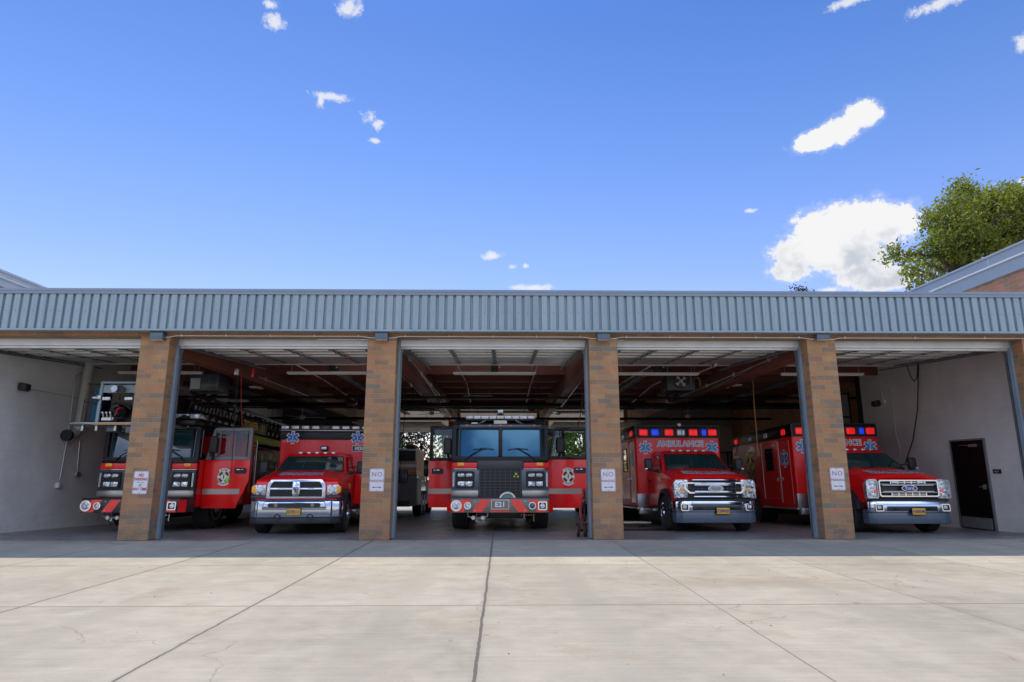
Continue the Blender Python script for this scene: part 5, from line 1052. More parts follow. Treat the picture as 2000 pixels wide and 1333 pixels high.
        wheel(t, s*1.06, aw, r, .26, s, 'chrome', lugs=10); wheel(t, s*.76, aw, r, .24, s, 'galvanised', name='inner_wheel')
        if ram and s > 0: pass
    if ram:
        # gold scroll on the wing and the open passenger door on the right
        g = G()
        for k in range(3): g.tube([(W2+.003, 1.50+.06*k+q*.05, 1.12+.03*sin(q*2+k)-.03*k) for q in np.linspace(0, 4, 9)], .010, 4)
        g.o('gold_scroll', 'decal_gold', t)
        G().box(W2+.02, W2+.62, 2.35, 2.42, .62, cz-.0, .02).o('open_door', 'red_paint', t)
    return t
ambulance('ambulance', 'red ambulance M26 with black band, round chrome grille cross bars and ram emblem', (-4.67, 14.7, fz(14.7)), 'ram', 'E278111', rz=.08)
ambulance('ambulance', 'red ambulance with solid chrome double-bar grille, second from the right', (5.07, 15.2, fz(15.2)), 'f1', 'E289420')
ambulance('ambulance', 'red ambulance with open lattice chrome grille parked by the right white wall', (9.36, 14.65, fz(14.65)), 'f2', 'E300548')
# ------------------------------------------------------------------ other vehicles
def rear_truck(x, y, label):
    t = empty('fire_truck', (x, y, fz(y)), label, 'fire truck', 'fire trucks parked at the rear', rx=-FS)
    G().box(-1.15, 1.15, 0, 6.0, .95, 1.55, .03).o('body', 'maroon_paint', t)
    for a, b in ((-.02, 1.3), (3.3, 4.6)): G().box(-1.16, 1.16, a, b, .42, 1.42, .02).o('lower_locker', 'mid_grey', t)
    b = G().box(-1.12, 1.12, .05, 2.3, 1.50, 2.50, .03).o('rear_box', 'bronze', t); g = G().box(-1.08, 1.08, .0, .05, 2.05, 2.46).o('rear_opening', 'black_plastic', b)
    g = G(); frame(g, -1.12, 1.12, 2.0, 2.5, .05, -.02, .06, .01); g.box(-1.12, 1.12, -.01, .05, 1.78, 1.98, .005); g.box(-1.12, 1.12, -.005, .05, 1.66, 1.70); g.o('cream_trim', 'band_silver', b)
    G().box(.25, .80, -.12, .0, 1.25, 1.72, .02).o('equipment_box', 'blue_grey', t)
    G().box(.15, .95, -.03, .0, .55, .85, .01).o('tail_plate', 'mid_grey', t)
    g = G()
    for k in range(6): g.box(-1.15, -1.0, -.04, -.0, .5+.3*k, .66+.3*k)
    g.o('tail_stripes', 'stripe_red', t)
    G().box(.72, 1.05, .0, .35, 2.5, 2.66, .02).o('beacon_base', 'black_plastic', t); G().cyl((.88, .18), .07, 2.66, 2.80, 'z', 14).o('beacon', 'lens_amber', t)
    G().box(-1.1, 1.1, .2, 3.5, 2.50, 2.56, .01).o('top_rack', 'galvanised', t); G().tube([(1.0, 2.2, 1.5), (1.0, 2.2, 2.9)], .06, 10).o('exhaust_stack', 'black_metal', t)
    G().box(-1.1, 1.1, 4.2, 6.0, 1.5, 2.3, .06).o('cab', 'maroon_paint', t); G().box(-.9, .9, -.05, 5.8, .38, .6).o('chassis', 'black_metal', t)
    g = G()
    for k in range(7): g.cyl((1.16-.06, 1.48), .05, 2.4+k*.13, 2.46+k*.13, 'y', 8)
    g.o('hose_couplings', 'galvanised', t)
    for s in (-1, 1):
        for yy in (1.85, 2.75, 5.1): wheel(t, s*.98, yy, .50, .34, s, 'galvanised')
    return t
t1 = rear_truck(-4.35, 24.3, 'maroon fire truck with silver diamond plate rear, seen behind the second pier')
t2 = copy_tree(t1); t2.location = (4.62, 25.5, fz(25.5)); t2['label'] = 'dark fire truck hidden behind the open right door of the engine, only wheels showing'
def small_car(name, label, x, y, z, m):
    t = empty(name, (x, y, z), label, 'car', rz=.1)
    G().loft([[(sx*.88, yy, zz) for sx, yy, zz in ((-1, -2.2, h), (1, -2.2, h), (1, 2.2, h), (-1, 2.2, h))] for h in (.35, .6, .95)]).o('body', m, t)
    G().loft([[(-.86, -1.3, .94), (.86, -1.3, .94), (.86, 2.1, .94), (-.86, 2.1, .94)], [(-.7, -.5, 1.62), (.7, -.5, 1.62), (.7, 1.9, 1.62), (-.7, 1.9, 1.62)]]).o('glasshouse', 'glass_dark', t)
    G().box(-.72, .72, -.5, 1.95, 1.6, 1.66, .02).o('roof', m, t); G().box(-.8, .8, -2.26, -2.15, .4, .6, .03).o('bumper', 'black_plastic', t)
    for s in (-1, 1):
        G().box(*sorted((s*.5, s*.82)), -2.24, -2.15, .68, .84, .02).o('headlight', 'lamp_facet', t)
        for yy in (-1.35, 1.35): wheel(t, s*.8, yy, .34, .22, s, 'galvanised')
    return t
small_car('parked_car', 'white car parked in the sunny yard behind the engine bay', -5.15, 42, fz(34.2)-.03, 'white_paint')
small_car('parked_car', 'grey car parked in the yard seen under the right engine door', 3.2, 47, fz(34.2)-.05, 'mid_grey')
# hand cart with red hose beside the pier
p = Vector((1.70, 14.05, fz(14.05))); t = empty('hose_cart', p, 'small cart with orange wheels and red hose loop against the pier right of the engine', 'hand cart')
for x in (-.06, .09):
    w = G().lathe([(.06, x-.03), (.125, x-.03), (.14, x-.015), (.14, x+.015), (.125, x+.03), (.06, x+.03)], (.0, .14), 'x', 24).o('wheel', 'rubber', t); G().cyl((0, .14), .085, x-.034, x+.034, 'x', 20).o('hub', 'orange_rubber', w)
G().tube([(-.04, .02, .14), (.1, .03, .14)], .015).tube([(.08, .03, .14), (.10, .1, .6), (.10, .12, 1.0)], .018).box(-.02, .3, .05, .3, .10, .13).o('cart_frame', 'black_metal', t)
G().tube([(.14+.10*cos(a)-.05, .0+.02*sin(3*a), .52+.24*sin(a)) for a in [2*pi*k/20 for k in range(20)]], .018, 6, closed=True).o('hose', 'hose_red', t)
G().tube([(.17+.10*cos(a)-.05, .06+.02*sin(3*a), .50+.23*sin(a)) for a in [2*pi*k/20 for k in range(20)]], .018, 6, closed=True).o('hose', 'hose_red', t)
# creeper board and dark mat on the floor beside the fourth bay ambulance
t = empty('creeper_board', (3.45, 17.6, fz(17.6)), 'low white and dark mechanics board on the floor beside the second ambulance from the right', 'board')
G().box(-.5, .6, 0, .3, .10, .14, .01).o('board', 'cream_panel', t)
g = G()
for x in (-.4, .5): g.cyl((x, .05), .05, .02, .06, 'y', 12)
g.o('castors', 'black_plastic', t); G().box(-.28, -.16, -.006, .02, .105, .135).o('red_latch', 'stripe_red', t)
G().prism(rrect(3.0, 4.1, 16.0, 16.5, .05), fz(16.2), fz(16.2)+.02, 'z').o('floor_mat', 'black_plastic', None, 'black rubber mat on the floor left of the second ambulance from the right', 'mat')
# ------------------------------------------------------------------ things under the roof
def tube_light(x0, x1, y, z, label):
    t = empty('tube_light', ((x0+x1)/2, y, z), label, 'ceiling light', 'fluorescent strips under the roof'); h = (x1-x0)/2
    G().box(-h, h, -.06, .06, 0, .055, .01).o('housing', 'white_paint', t)
    g = G().tube([(-h+.03, -.03, -.01), (h-.03, -.03, -.01)], .016, 8).tube([(-h+.03, .03, -.01), (h-.03, .03, -.01)], .016, 8); g.o('tube', 'tube_white', t)
    g = G()
    for x in (-h+.12, h-.12): g.tube([(x, 0, .05), (x, 0, 4.38-z if 4.38 > z else .3)], .006, 4)
    g.o('hanger', 'galvanised', t); return t
def lx(p, Y): return at(p, 731, Y).x
for a, b, lab in ((231, 396, 'white tube light over the ladder truck bay'), (561, 718, 'white tube light over the M26 ambulance'), (885, 1047, 'white tube light over the engine, front row'), (1205, 1365, 'white tube light over the second ambulance from the right'), (1525, 1686, 'white tube light over the rightmost ambulance')):
    tube_light(lx(a, 17.95), lx(b, 17.95), 17.95, at(900, 731, 17.95).z, lab)
tube_light(at(905, 776, 24).x, at(962, 776, 24).x, 24, at(905, 776, 24).z, 'short white tube light over the engine, second row')
for Y, py, x0, x1 in ((30.5, 806, 884, 1055), (30.5, 806, 1094, 1210), (31.5, 802, 776, 880)): tube_light(at(x0, py, Y).x, at(x1, py, Y).x, Y, at(x0, py, Y).z, {884: 'white tube light at the back of the engine bay', 1094: 'white tube light at the back right behind the open engine door', 776: 'white tube light at the back left beyond the maroon fire truck'}[x0])
def unit_heater(pos, label, fan):
    t = empty('unit_heater', pos, label, 'heater', 'unit heaters hung from the beams')
    G().box(-.42, .42, 0, .75, -.26, .26, .02).o('casing', 'dark_grey' if fan else 'blue_grey', t)
    if fan:
        g = G().ring((0, .02), .19, .23, -.02, .02); g.o('fan_ring', 'black_metal', t); g = G()
        for k in range(4): a = k*pi/2+.4; g.prism([(.03*cos(a), .02+.03*sin(a)), (.19*cos(a), .02+.19*sin(a)), (.17*cos(a+.6), .02+.17*sin(a+.6))], .0-.012, -.006, 'y')
        g.cyl((0, .02), .05, -.04, 0); g.o('fan', 'galvanised', t); G().tube([(.38, -.02, .1), (.5, -.05, .12), (.55, -.05, .05), (.56, -.05, -.15)], .018, 6).o('gas_pipe', 'bronze', t); G().tube([(.3, -.02, .25), (.3, -.02, -.1), (.1, -.02, -.14)], .008, 5).o('cable', 'galvanised', t)
    else:
        G().box(-.40, -.12, -.006, .004, -.20, .12).o('notice_sheet', 'sign_white', t); g = G()
        for k in range(6): g.box(.18, .36, -.01, .004, -.18+.06*k, -.16+.06*k)
        g.o('louvres', 'black_metal', t); G().tube([(-.45, .0, -.1), (-.6, -.05, -.15), (-.66, 0, .1), (-.6, .1, .3)], .012, 6).o('wiring', 'bronze', t)
    g = G()
    for x in (-.36, .36): g.tube([(x, .1, .25), (x, .1, .8)], .008, 5)
    g.o('hanger', 'galvanised', t); return t
p = at(399, 747, 18.5); unit_heater(p, 'grey unit heater with paper notice hanging beside the ladder truck', False)
p = at(1330, 746, 18.6); unit_heater(p, 'dark unit heater with round fan hanging over the fourth bay', True)
for px, lab in ((650, 'black door opener motor hung over the M26 ambulance'), (966, 'black door opener motor hung over the engine'), (1285, 'black door opener motor hung over the fourth bay')):
    p = at(px, 719, 18.0); t = empty('door_opener', p, lab, 'door opener', 'door opener motors')
    G().box(-.10, .10, -.1, .35, -.13, .12, .02).o('motor_box', 'black_plastic', t); G().cyl((.0, -.02), .075, -.16, -.1, 'y', 16).tube([(-.12, -.1, .1), (-.14, -.14, -.05), (0, -.16, -.12)], .008, 5).o('sprocket', 'black_metal', t); G().box(.12, .16, -.12, -.08, -.02, .02, .008).box(-.11, .11, -.12, -.1, .12, .14).o('status_lamp', 'galvanised', t)
def ceiling_fan(p, label):
    t = empty('ceiling_fan', p, label, 'ceiling fan', 'ceiling fans'); G().tube([(0, 0, 0), (0, 0, .75)], .018, 6).cyl((0, 0), .06, .68, .75, 'z', 12).o('downrod', 'galvanised', t); G().lathe([(.001, -.12), (.09, -.10), (.13, -.02), (.10, .03), (.001, .05)], (0, 0), 'z', 16).o('motor', 'white_paint', t)
    for k in range(3):
        a = k*2*pi/3+.2; M = Matrix.Rotation(a, 4, 'Z'); G().box(.12, .95, -.06, .06, -.05, -.035, .004, 1, M).o('blade', 'galvanised', t)
    return t
fans = [(590, 814, 26, 'ceiling fan above the left ambulance, toward the back'), (843, 806, 28, 'ceiling fan left of the engine roof, toward the back'), (1090, 806, 28, 'ceiling fan right of the engine roof, toward the back'), (1344, 812, 26, 'ceiling fan above the second ambulance from the right')]
f0 = None
for px, py, Y, lab in fans:
    if f0 is None: f0 = ceiling_fan(at(px, py, Y), lab)
    else: c = copy_tree(f0); c.location = at(px, py, Y); c['label'] = lab
# pipes running across and along
def pipe(pts, r, m, label, cat='pipe'): return G().tube(pts, r, 8).o('pipe', m, None, label, cat, 'pipes under the roof')
for (Y, py, r, m, lab) in ((21.7, 777, .045, 'black_metal', 'black pipe crossing all the bays, nearest one'), (24.4, 791, .085, 'black_metal', 'thick black pipe crossing all the bays'), (24.2, 797, .03, 'dark_grey', 'thin grey pipe just below the thick black crossing pipe'), (29.0, 818, .06, 'black_metal', 'black pipe crossing near the back of the bays')):
    z = at(965, py, Y).z; g = G().tube([(-11.7, Y, z), (12.0 if Y < 21 else 18, Y, z)], r, 10)
    for x in np.arange(-10.5, 12, 2.35): g.tube([(x, Y, z), (x, Y, 4.95)], .008, 4); g.ring((Y, z), r, r+.012, x-.02, x+.02, 'x', 12)
    g.o('pipe', m, None, lab, 'pipe', 'pipes under the roof')
def sprk(p0, p1, p2, lab):
    g = G().tube([p0, p1, p2], .022, 8)
    for k in range(4): q = Vector(p1).lerp(Vector(p2), k/3.2); g.cyl((q.x, q.y), .03, q.z-.03, q.z+.03, 'z', 8)
    o = g.o('sprinkler_pipe', 'white_paint', None, lab, 'pipe', 'sprinkler pipes'); q = Vector(p1); G().box(q.x-.045, q.x+.045, q.y-.03, q.y+.03, q.z-.03, q.z+.09, .01).o('coupling', 'hose_red', o)
sprk(at(892, 711, 17.8), at(912, 750, 22.6), at(922, 800, 30.5), 'white sprinkler pipe over the left half of the engine'); sprk(at(1051, 711, 17.8), at(1036, 752, 22.6), at(1024, 802, 30.5), 'white sprinkler pipe over the right half of the engine')
sprk(at(575, 711, 17.8), at(630, 741, 20.5), at(704, 790, 28), 'white sprinkler pipe over the M26 ambulance'); sprk(at(1270, 716, 17.8), at(1215, 748, 21), at(1160, 800, 29), 'white sprinkler pipe left of the fan heater'); sprk(at(1300, 741, 19.4), at(1272, 755, 20.8), at(1232, 789, 26), 'white sprinkler pipe under the fan heater')
sprk(at(1365, 728, 18.4), at(1395, 716, 17.2), at(1399, 712, 16.9), 'short white pipe at the end of the fourth bay tube light')
pipe([at(1527, 682, 14.6), at(1522, 692, 14.7), at(1480, 712, 16.0), at(1400, 755, 19.5), at(1330, 785, 24)], .012, 'galvanised', 'thin conduit running along the beam right of the fan heater')
pipe([at(817, 722, 17.0), at(850, 770, 22.5), at(886, 822, 31)], .014, 'galvanised', 'thin conduit along the beam left of the engine'); pipe([at(1148, 728, 17), at(1096, 795, 24)], .02, 'galvanised', 'pale pipe crossing right of the engine bay beam')
pipe([at(1543, 676, 14.6), at(1553, 690, 14.7)], .075, 'duct', 'short cream pipe elbow at the top right of the fourth bay')
# ladder-truck bay: exhaust duct and wall conduits
g = G().tube([atx(176, 708, -11.45), atx(166, 770, -11.42), atx(160, 845, -11.42), atx(154, 857, -11.40), atx(146, 858, -11.3)], .115, 16).box(-11.62, -11.30, 17.4, 17.55, 1.95, 2.05) if False else G().tube([(-11.55, 17.6, 4.6), (-11.55, 17.5, 2.45), (-11.55, 17.35, 2.32), (-11.55, 17.1, 2.28)], .13, 16)
o = g.o('exhaust_duct', 'duct', None, 'thick pale exhaust duct on the left wall with a black end', 'duct'); G().cyl((-11.55, 2.28), .15, 17.02, 17.12, 'y', 16).o('duct_end', 'black_plastic', o)
XL = -11.74
def wallc(pts, X, r, m, name, lab, cat): return G().tube([atx(a, b, X) for a, b in pts], r, 7).o(name, m, None, lab, cat)
o = wallc([(170, 732), (160, 729), (150, 733), (146, 745), (134, 840), (116, 940)], -11.71, .018, 'galvanised', 'conduit', 'grey conduit with rounded top running down the left white wall', 'conduit'); q = atx(115, 948, -11.70); G().box(-11.75, -11.66, q.y-.07, q.y+.07, q.z-.07, q.z+.07, .01).o('outlet_box', 'white_paint', o)
o = wallc([(156, 862), (151, 915), (151, 922)], -11.71, .018, 'galvanised', 'conduit', 'short grey conduit below the exhaust duct on the left wall', 'conduit'); q = atx(151, 927, -11.70); G().box(-11.75, -11.66, q.y-.10, q.y+.10, q.z-.06, q.z+.06, .01).o('outlet_box', 'galvanised', o)
wallc([(52, 759), (100, 768), (160, 780)], -11.735, .005, 'mid_grey', 'cable', 'thin cable from the wall speaker along the left wall', 'cable')
def speaker(px, py, X, s, lab):
    p = atx(px, py, X); t = empty('wall_speaker', p, lab, 'speaker', 'black speakers on the side walls')
    G().loft([[(s*.0, -.10, -.07), (s*.0, .10, -.07), (s*.0, .10, .09), (s*.0, -.10, .09)], [(s*.10, -.16, -.10), (s*.10, .12, -.10), (s*.10, .12, .10), (s*.10, -.16, .10)], [(s*.22, -.13, -.06), (s*.22, .03, -.07), (s*.22, .03, .06), (s*.22, -.13, .06)]]).o('cabinet', 'black_plastic', t)
    G().tube([(-s*.06, 0, 0), (s*.04, 0, 0)], .03, 8).o('bracket', 'black_metal', t); return t
speaker(41, 757, -11.70, 1, 'black speaker high on the left white wall'); speaker(1716, 789, 12.05, -1, 'black speaker high on the right white wall')
# right wall
o = wallc([(1687, 744), (1700, 742), (1714, 741), (1719, 748), (1724, 783)], 12.06, .014, 'white_paint', 'conduit', 'white conduit bending down to an outlet near the right wall speaker', 'conduit'); q = atx(1725, 785, 12.05); G().box(12.03, 12.1, q.y-.05, q.y+.05, q.z-.06, q.z+.06, .008).o('outlet_box', 'white_paint', o)
wallc([(1735, 715), (1738, 755), (1746, 810), (1750, 850), (1758, 880), (1757, 900)], 12.05, .011, 'white_paint', 'cable', 'white hanging cable on the right wall above the rightmost ambulance', 'cable')
wallc([(1794, 708), (1792, 800), (1783, 860), (1768, 906)], 11.95, .016, 'black_plastic', 'cable', 'long black cable hanging down the right wall', 'cable'); wallc([(1771, 713), (1778, 735), (1785, 745), (1790, 742), (1792, 730), (1792, 709)], 11.95, .014, 'black_plastic', 'cable', 'black cable loop hanging from the door track by the right wall', 'cable')
q = atx(1947, 921, 12.08); o = G().box(12.07, 12.1, q.y-.12, q.y+.12, q.z-.05, q.z+.05, .004).o('door_plaque', 'black_plastic', None, 'small black plaque on the wall right of the dark door', 'sign')
text('OFFICE', .05, 'tmp', 'decal_white', o, Vector((12.068, q.y, q.z)), '-x') if False else None
G().box(12.066, 12.072, q.y-.07, q.y+.07, q.z-.004, q.z+.006).box(12.066, 12.072, q.y-.05, q.y+.05, q.z-.026, q.z-.018).o('plaque_lines', 'decal_white', o)
# hanging cables and reels
def hang(x, y, pts, m, r, lab, plug=None, name='hanging_cable'):
    o = G().tube([at(a, b, y) for a, b in pts], r, 6).o(name, m, None, lab, 'cable', 'cables hanging from the roof')
    if plug: q = at(*plug, y); G().cyl((q.x, q.z), .035, y-.05, y+.08, 'y', 12).box(q.x-.04, q.x+.04, y-.06, y, q.z-.04, q.z+.04, .01).o('plug', 'lime', o)
hang(0, 17.0, [(471, 712), (471, 790), (474, 850), (476, 905)], 'hose_red', .012, 'red hose hanging over the ladder truck cab door'); hang(0, 15.75, [(464, 728), (460, 800), (455, 870), (452, 920), (447, 936)], 'black_plastic', .009, 'dark cable hanging to a lime plug on the ladder truck door', (445, 938))
hang(0, 21, [(793, 735), (791, 800), (786, 870), (780, 925)], 'black_plastic', .012, 'dark cable hanging left of the engine with a lime plug', (774, 948)); hang(0, 19.5, [(1140, 735), (1137, 790), (1126, 850), (1121, 870)], 'maroon_paint', .015, 'dark hose hanging right of the engine with a lime plug', (1118, 876))
hang(0, 19.0, [(1470, 735), (1473, 790), (1478, 850), (1481, 890)], 'bronze', .018, 'rusty pipe hanging between the two right ambulances'); hang(0, 20.0, [(1457, 738), (1455, 790), (1449, 845), (1436, 890)], 'black_plastic', .012, 'black cable hanging between the two right ambulances')
hang(0, 20.0, [(1457+8*cos(a), 760+8*sin(a)) for a in [k*.5 for k in range(14)]], 'black_plastic', .010, 'small coil of black cable hanging right of the fan heater')
g = G().box(-.05, .05, -.05, .05, -.08, .08, .01); o = g.o('cable_reel', 'galvanised', None, 'small silver cord drop box above the ladder truck cab door', 'cord reel', loc=at(463, 727, 15.75))
for px, py, Y, lab in ((498, 756, 19.5, 'round white smoke detector under the beam left of the M26 ambulance'), (508, 758, 20.2, 'white bell with red base beside the smoke detector on the left'), (1438, 752, 20, 'round white smoke detector right of the fan heater'), (1418, 756, 20, 'smaller white detector right of the fan heater')):
    r = .19 if px in (498, 1438) else .11; p = at(px, py, Y); t = empty('smoke_detector', p, lab, 'detector', 'round ceiling detectors'); G().lathe([(.001, -.05), (r*.8, -.04), (r, 0), (.001, .02)], (0, 0), 'z', 20).o('cover', 'white_paint', t); G().tube([(0, 0, 0), (0, 0, .6)], .012, 5).o('stem', 'black_metal', t)
p = at(494, 730, 17.2); G().box(-.03, .03, -.02, .02, -.12, .12, .02).o('alarm_bell', 'stripe_red', None, 'small red alarm fitting on the beam left of the M26 ambulance', 'alarm', loc=at(494, 729, 16.9))
p = at(1578, 812, 22); t = empty('wall_lamp', p, 'small white lamp on a bracket by the jamb of the fourth bay', 'lamp'); G().box(-.03, .22, -.1, .1, -.12, -.04, .02).o('lamp_head', 'white_paint', t); G().box(-.06, .0, -.05, .05, -.1, .16, .01).o('lamp_bracket', 'white_paint', t)
# more services under the roof: cable drops, trays and ducts
for k, (x, lab) in enumerate(((-9.6, 'grey cable tray along the roof over the ladder truck'), (-4.9, 'grey cable tray along the roof over the left ambulance'), (4.3, 'grey cable tray along the roof over the second ambulance from the right'), (9.4, 'grey cable tray along the roof over the rightmost ambulance'))):
    g = G().box(x-.12, x-.10, 18.2, 33, 4.20, 4.28).box(x+.10, x+.12, 18.2, 33, 4.20, 4.28)
    for y in np.arange(18.3, 33, .4): g.box(x-.10, x+.10, y, y+.03, 4.20, 4.22)
    for y in np.arange(18.5, 33, 1.6): g.tube([(x-.11, y, 4.25), (x-.11, y, 4.95)], .006, 4).tube([(x+.11, y, 4.25), (x+.11, y, 4.95)], .006, 4)
    g.tube([(x, 18.2, 4.24), (x+.03, 24, 4.25), (x-.03, 33, 4.24)], .02, 6); g.o('cable_tray', 'track_steel', None, lab, 'cable tray', 'cable trays under the roof')
rn = random.Random(9)
for k, (x, y, lab) in enumerate(((-10.2, 22, 'hose reel hanging over the left of the ladder truck'), (-5.6, 23.5, 'hose reel hanging over the left ambulance'), (1.2, 25.5, 'hose reel hanging behind the engine to the right'), (6.1, 22.5, 'hose reel hanging behind the second ambulance from the right'), (8.3, 24.5, 'hose reel hanging over the rightmost ambulance'))):
    t = empty('hose_reel', (x, y, 3.95), lab, 'hose reel', 'hose reels hanging from the roof'); G().ring((0, 0), .10, .21, -.06, .06, 'y', 20).o('hose_coil', 'black_plastic', t); G().ring((0, 0), .20, .24, -.08, -.06, 'y', 20).ring((0, 0), .20, .24, .06, .08, 'y', 20).box(-.04, .04, -.03, .03, .2, .98).o('reel_frame', 'dark_red_paint', t)
for x, yy, lab in ((-7.05, (18.2, 32), 'white conduit run on the right side of the beam by the ladder truck'), (-2.88, (14.6, 32), 'white conduit run on the left side of the beam left of the engine'), (-2.25, (14.6, 32), 'white conduit run on the right side of the beam left of the engine'), (6.54, (14.6, 30), 'white conduit run on the beam between the right ambulances')):
    g = G().tube([(x, yy[0], 4.02), (x, yy[1], 4.02)], .013, 6)
    for y in np.arange(yy[0]+.5, yy[1], 2.4): g.box(x-.03, x+.03, y, y+.06, 3.98, 4.08)
    g.o('conduit', 'galvanised', None, lab, 'conduit', 'conduits along the beams')
# dark shelving at the right rear and left rear, right room cabinet
def shelf(x0, x1, y, lab, h=1.95, m='black_plastic'):
    t = empty('storage_shelf', ((x0+x1)/2, y, fz(y)), lab, 'shelf', rx=0); w = (x1-x0)/2; g = G()
    for z in (.1, .7, 1.3, h): g.box(-w, w, 0, .6, z, z+.04)
    for x in np.linspace(-w, w, 4): g.box(x-.02, x+.02, 0, .04, 0, h+.04).box(x-.02, x+.02, .56, .6, 0, h+.04)
    g.o('rack', m, t); random.seed(int(x0*10)); 
    for k in range(9):
        x = random.uniform(-w+.1, w-.5); z = random.choice((.14, .74, 1.34)); G().box(x, x+random.uniform(.3, .5), .05, .5, z, z+random.uniform(.25, .5), .02).o('storage_box', random.choice(('dark_grey', 'black_plastic', 'dark_red_paint', 'blue_grey')), t)
shelf(9.5, 13.2, 33.2, 'dark storage rack against the grey rear wall at the right', 2.9); shelf(13.4, 17.5, 33.2, 'second dark storage rack at the far right of the rear wall', 2.9); shelf(-11.5, -7.8, 33.2, 'dark storage rack against the rear wall behind the ladder truck', 2.6)
g = G().box(12.36, 13.2, 20.5, 20.74, 0, 4.4) if False else None
t = empty('wire_partition', (11.0, 21.6, fz(21.6)), 'dark wire mesh partition beside the right wall corner', 'partition')
g = G()
for z in (0, 1.5, 2.6, 3.4, 4.2): g.box(-.1, 1.0, -.02, .02, z, z+.05)
for x in (-.1, .45, .98): g.box(x, x+.05, -.02, .02, 0, 4.3)
g.o('partition_frame', 'black_metal', t); G().box(-.05, 1.0, .0, .012, 2.6, 4.2).o('upper_panel', 'mid_grey', t); G().box(.55, .70, -.06, 0, 3.75, 3.95, .01).o('switch_box', 'white_paint', t); G().tube([(.5, -.03, 0), (.47, -.03, 3.0)], .02).o('riser', 'galvanised', t)
# ------------------------------------------------------------------ vegetation
def leaves(name, blobs, n, size, m, parent, seed, shell=.55, drop=0, lump=.25):
    rnd = np.random.default_rng(seed); wts = np.array([b[3]*b[4]*b[5] for b in blobs])**.75; wts /= wts.sum(); idx = rnd.choice(len(blobs), n, p=wts); B = np.array(blobs)[idx]
    d = rnd.normal(size=(n, 3)); d /= np.linalg.norm(d, axis=1)[:, None]; rad = shell+(1-shell)*rnd.random(n)**.7
    # cluster the leaves into twigs so that gaps remain
    k = max(8, n//34); tw = rnd.integers(0, k, n); tb = rnd.choice(len(blobs), k, p=wts); BB = np.array(blobs)[tb]; td = rnd.normal(size=(k, 3)); td /= np.linalg.norm(td, axis=1)[:, None]; tr = (shell+(1.08-shell)*rnd.random(k)**.8)
    tc_ = BB[:, :3]+td*BB[:, 3:6]*tr[:, None]
    P = tc_[tw]+rnd.normal(size=(n, 3))*size*2.0*(1+lump*rnd.random((n, 1)))
    nr = rnd.normal(size=(n, 3)); nr[:, 2] += .5; nr /= np.linalg.norm(nr, axis=1)[:, None]; a = np.cross(nr, rnd.normal(size=(n, 3))); a /= np.linalg.norm(a, axis=1)[:, None]; b = np.cross(nr, a)
    s = size*(.6+.8*rnd.random((n, 1))); V = np.stack([P-a*s, P-b*s*.5+nr*s*.12, P+a*s, P+b*s*.5+nr*s*.12], 1).reshape(-1, 3)
    me = bpy.data.meshes.new(name); me.from_pydata(V.tolist(), [], np.arange(4*n).reshape(n, 4).tolist()); me.materials.append(MATS[m]); o = bpy.data.objects.new(name, me); COL.objects.link(o); o.parent = parent; return o, tc_
def tree(name, label, base, blobs, n, size, m, seed, r0=.3, cat='tree', group=None, bark='bark', limbs=18):
    """blobs in world coordinates (x, y, z, rx, ry, rz)"""
    t = empty(name, base, label, cat, group); B = [(b[0]-base[0], b[1]-base[1], b[2]-base[2], *b[3:]) for b in blobs]
    o, tw = leaves('crown', B, n, size, m, t, seed); top = max(b[2] for b in B); c = Vector((np.mean([b[0] for b in B]), np.mean([b[1] for b in B]), top*.9)); g = G()
    fork = Vector((c.x*.25, c.y*.25, min(b[2]-b[5] for b in B)*.8+.1*top)); g.tube([(0, 0, -.2), (fork.x*.4, fork.y*.4, fork.z*.5), fork, fork.lerp(c, .5), c], [r0*1.2, r0*.9, r0*.75, r0*.45, r0*.1], 9)
    rn = random.Random(seed)
    for k in range(limbs):
        b = B[k % len(B)]; e = Vector((b[0]+rn.uniform(-.6, .6)*b[3], b[1]+rn.uniform(-.6, .6)*b[4], b[2]+rn.uniform(-.4, .7)*b[5])); st = fork.lerp(c, rn.uniform(0, .6)); mid = st.lerp(e, .5)+Vector((rn.uniform(-.3, .3), rn.uniform(-.3, .3), rn.uniform(-.2, .5))); g.tube([st, mid, e], [r0*.32, r0*.2, r0*.05], 6)
        for j in range(3): f = e+Vector((rn.uniform(-1, 1)*b[3]*.5, rn.uniform(-1, 1)*b[4]*.5, rn.uniform(-.3, 1)*b[5]*.5)); g.tube([mid.lerp(e, .5), mid.lerp(f, .7), f], [r0*.12, r0*.08, r0*.02], 4)
    g.o('trunk', bark, t); return t
def ib(lst, Y, dy=1.0):
    """crown lobes given as places in the photograph carried to the distance Y"""
    r = []
    for i, (px, py, rx, ry) in enumerate(lst): yy = Y+((i*37) % 5-2)*dy*.5; p = at(px, py, yy); s = yy/FPX*1.04; r.append((p.x, p.y, p.z, rx*s, (rx+ry)/2*s, ry*s))
    return r
BR = ib([(1875,412,48,36),(1912,395,42,30),(1835,440,36,34),(1880,470,55,42),(1940,430,50,45),(1985,410,38,45),(1815,495,28,28),(1850,520,50,30),(1920,500,50,35),(1985,470,40,40),(1790,535,26,22),(1765,495,26,14),(1740,500,16,8),(1808,555,30,18),(1870,560,40,20),(2030,430,45,50),(2050,380,40,40),(1960,378,26,20),(1888,370,28,20),(1930,420,60,40),(1860,440,55,40),(1985,440,50,50)], 27.5, 1.6)
tree('broadleaf_tree', 'big green broadleaf tree rising behind the right brick wing', (21.5, 28, 0), BR, 27000, .092, 'leaf_olive', 3, .42, limbs=34)
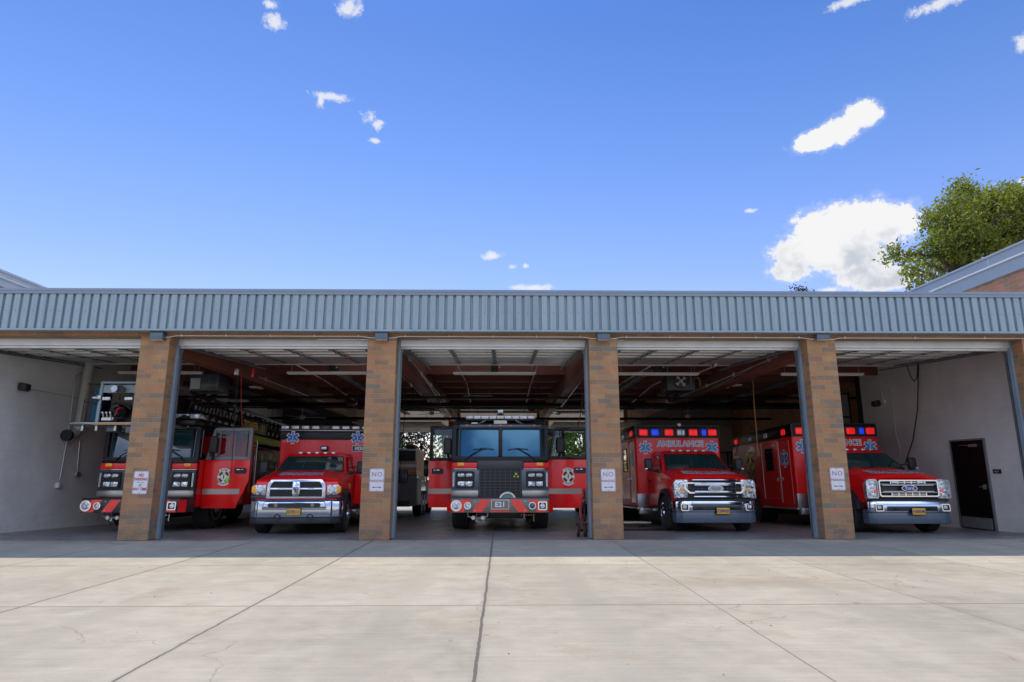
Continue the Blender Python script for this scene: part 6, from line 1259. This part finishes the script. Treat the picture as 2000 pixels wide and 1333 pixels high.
tree('distant_tree', 'tip of a small dark tree just above the fascia under the big cloud', (27.5, 60, 0), ib([(1564,570,12,9),(1555,568,6,5),(1573,569,7,5),(1564,582,20,12),(1560,598,30,14),(1570,615,36,18),(1562,640,42,22)], 60, .5), 3200, .15, 'leaf_pine', 4, .25, limbs=6)
# trees and shrubs beyond the rear doors
zy = fz(34.2)-.1
specs = [(-14, 50, 10, 2.6, 'leaf_pine', 'tall dark pine left of the maroon fire truck beyond the yard'), (-8.2, 52, 11, 2.7, 'leaf_pine', 'tall pine standing behind the maroon fire truck'), (-5.2, 57, 12, 3.0, 'leaf_olive', 'pine tree left of the engine cab beyond the yard'), (-1.0, 60, 11, 3.0, 'leaf_olive', 'tree behind the engine beyond the yard'), (3.6, 54, 9.5, 3.0, 'leaf_bright', 'bright green tree seen through the open engine door window'), (7.4, 56, 10.5, 3.2, 'leaf_bright', 'bright green tree to the right beyond the open engine door'), (12, 60, 11, 3.2, 'leaf_olive', 'olive tree hidden behind the right ambulances beyond the yard')]
for i, (x, y, h, r, m, lab) in enumerate(specs):
    rn = random.Random(i); bl = [(x+rn.uniform(-.6, .6)*r, y+rn.uniform(-.5, .5)*r, zy+h*rn.uniform(.16 if i > 3 else .25, .95), r*rn.uniform(.35, .6), r*rn.uniform(.35, .6), h*rn.uniform(.08, .14)) for _ in range(13)]
    tree('pine_tree' if m == 'leaf_pine' else 'yard_tree', lab, (x, y, zy), bl, 9000, .15, m, 20+i, .26, group='trees beyond the rear yard', limbs=14)
for i, (x, y, lab) in enumerate(((-6.4, 39, 'yellow green shrub beyond the yard behind the maroon fire truck'), (-7.8, 40, 'second yellow shrub left of the one behind the maroon fire truck'), (5.2, 44, 'yellow green shrub under the trees right of the engine'))):
    bl = [(x+random.Random(i+k).uniform(-.4, .4), y, zy+.6+k*.35, .5, .5, .35) for k in range(5)]; tree('shrub', lab, (x, y, zy), bl, 1500, .07, 'leaf_yellow', 50+i, .05, 'shrub', 'yellow shrubs beyond the yard', limbs=6)
g = G()
for k in range(60): x = -30+k*1.0; g.box(x, x+.94, 63, 63.03, zy-.2, zy+1.7)
g.box(-30, 30, 63.03, 63.08, zy+.2, zy+.3).box(-30, 30, 63.03, 63.08, zy+1.3, zy+1.4); g.o('board_fence', 'mid_grey', None, 'grey board fence at the far side of the yard', 'fence')
for o in list(bpy.data.objects):
    if o.type == 'MESH' and o.data.users == 0: bpy.data.objects.remove(o)
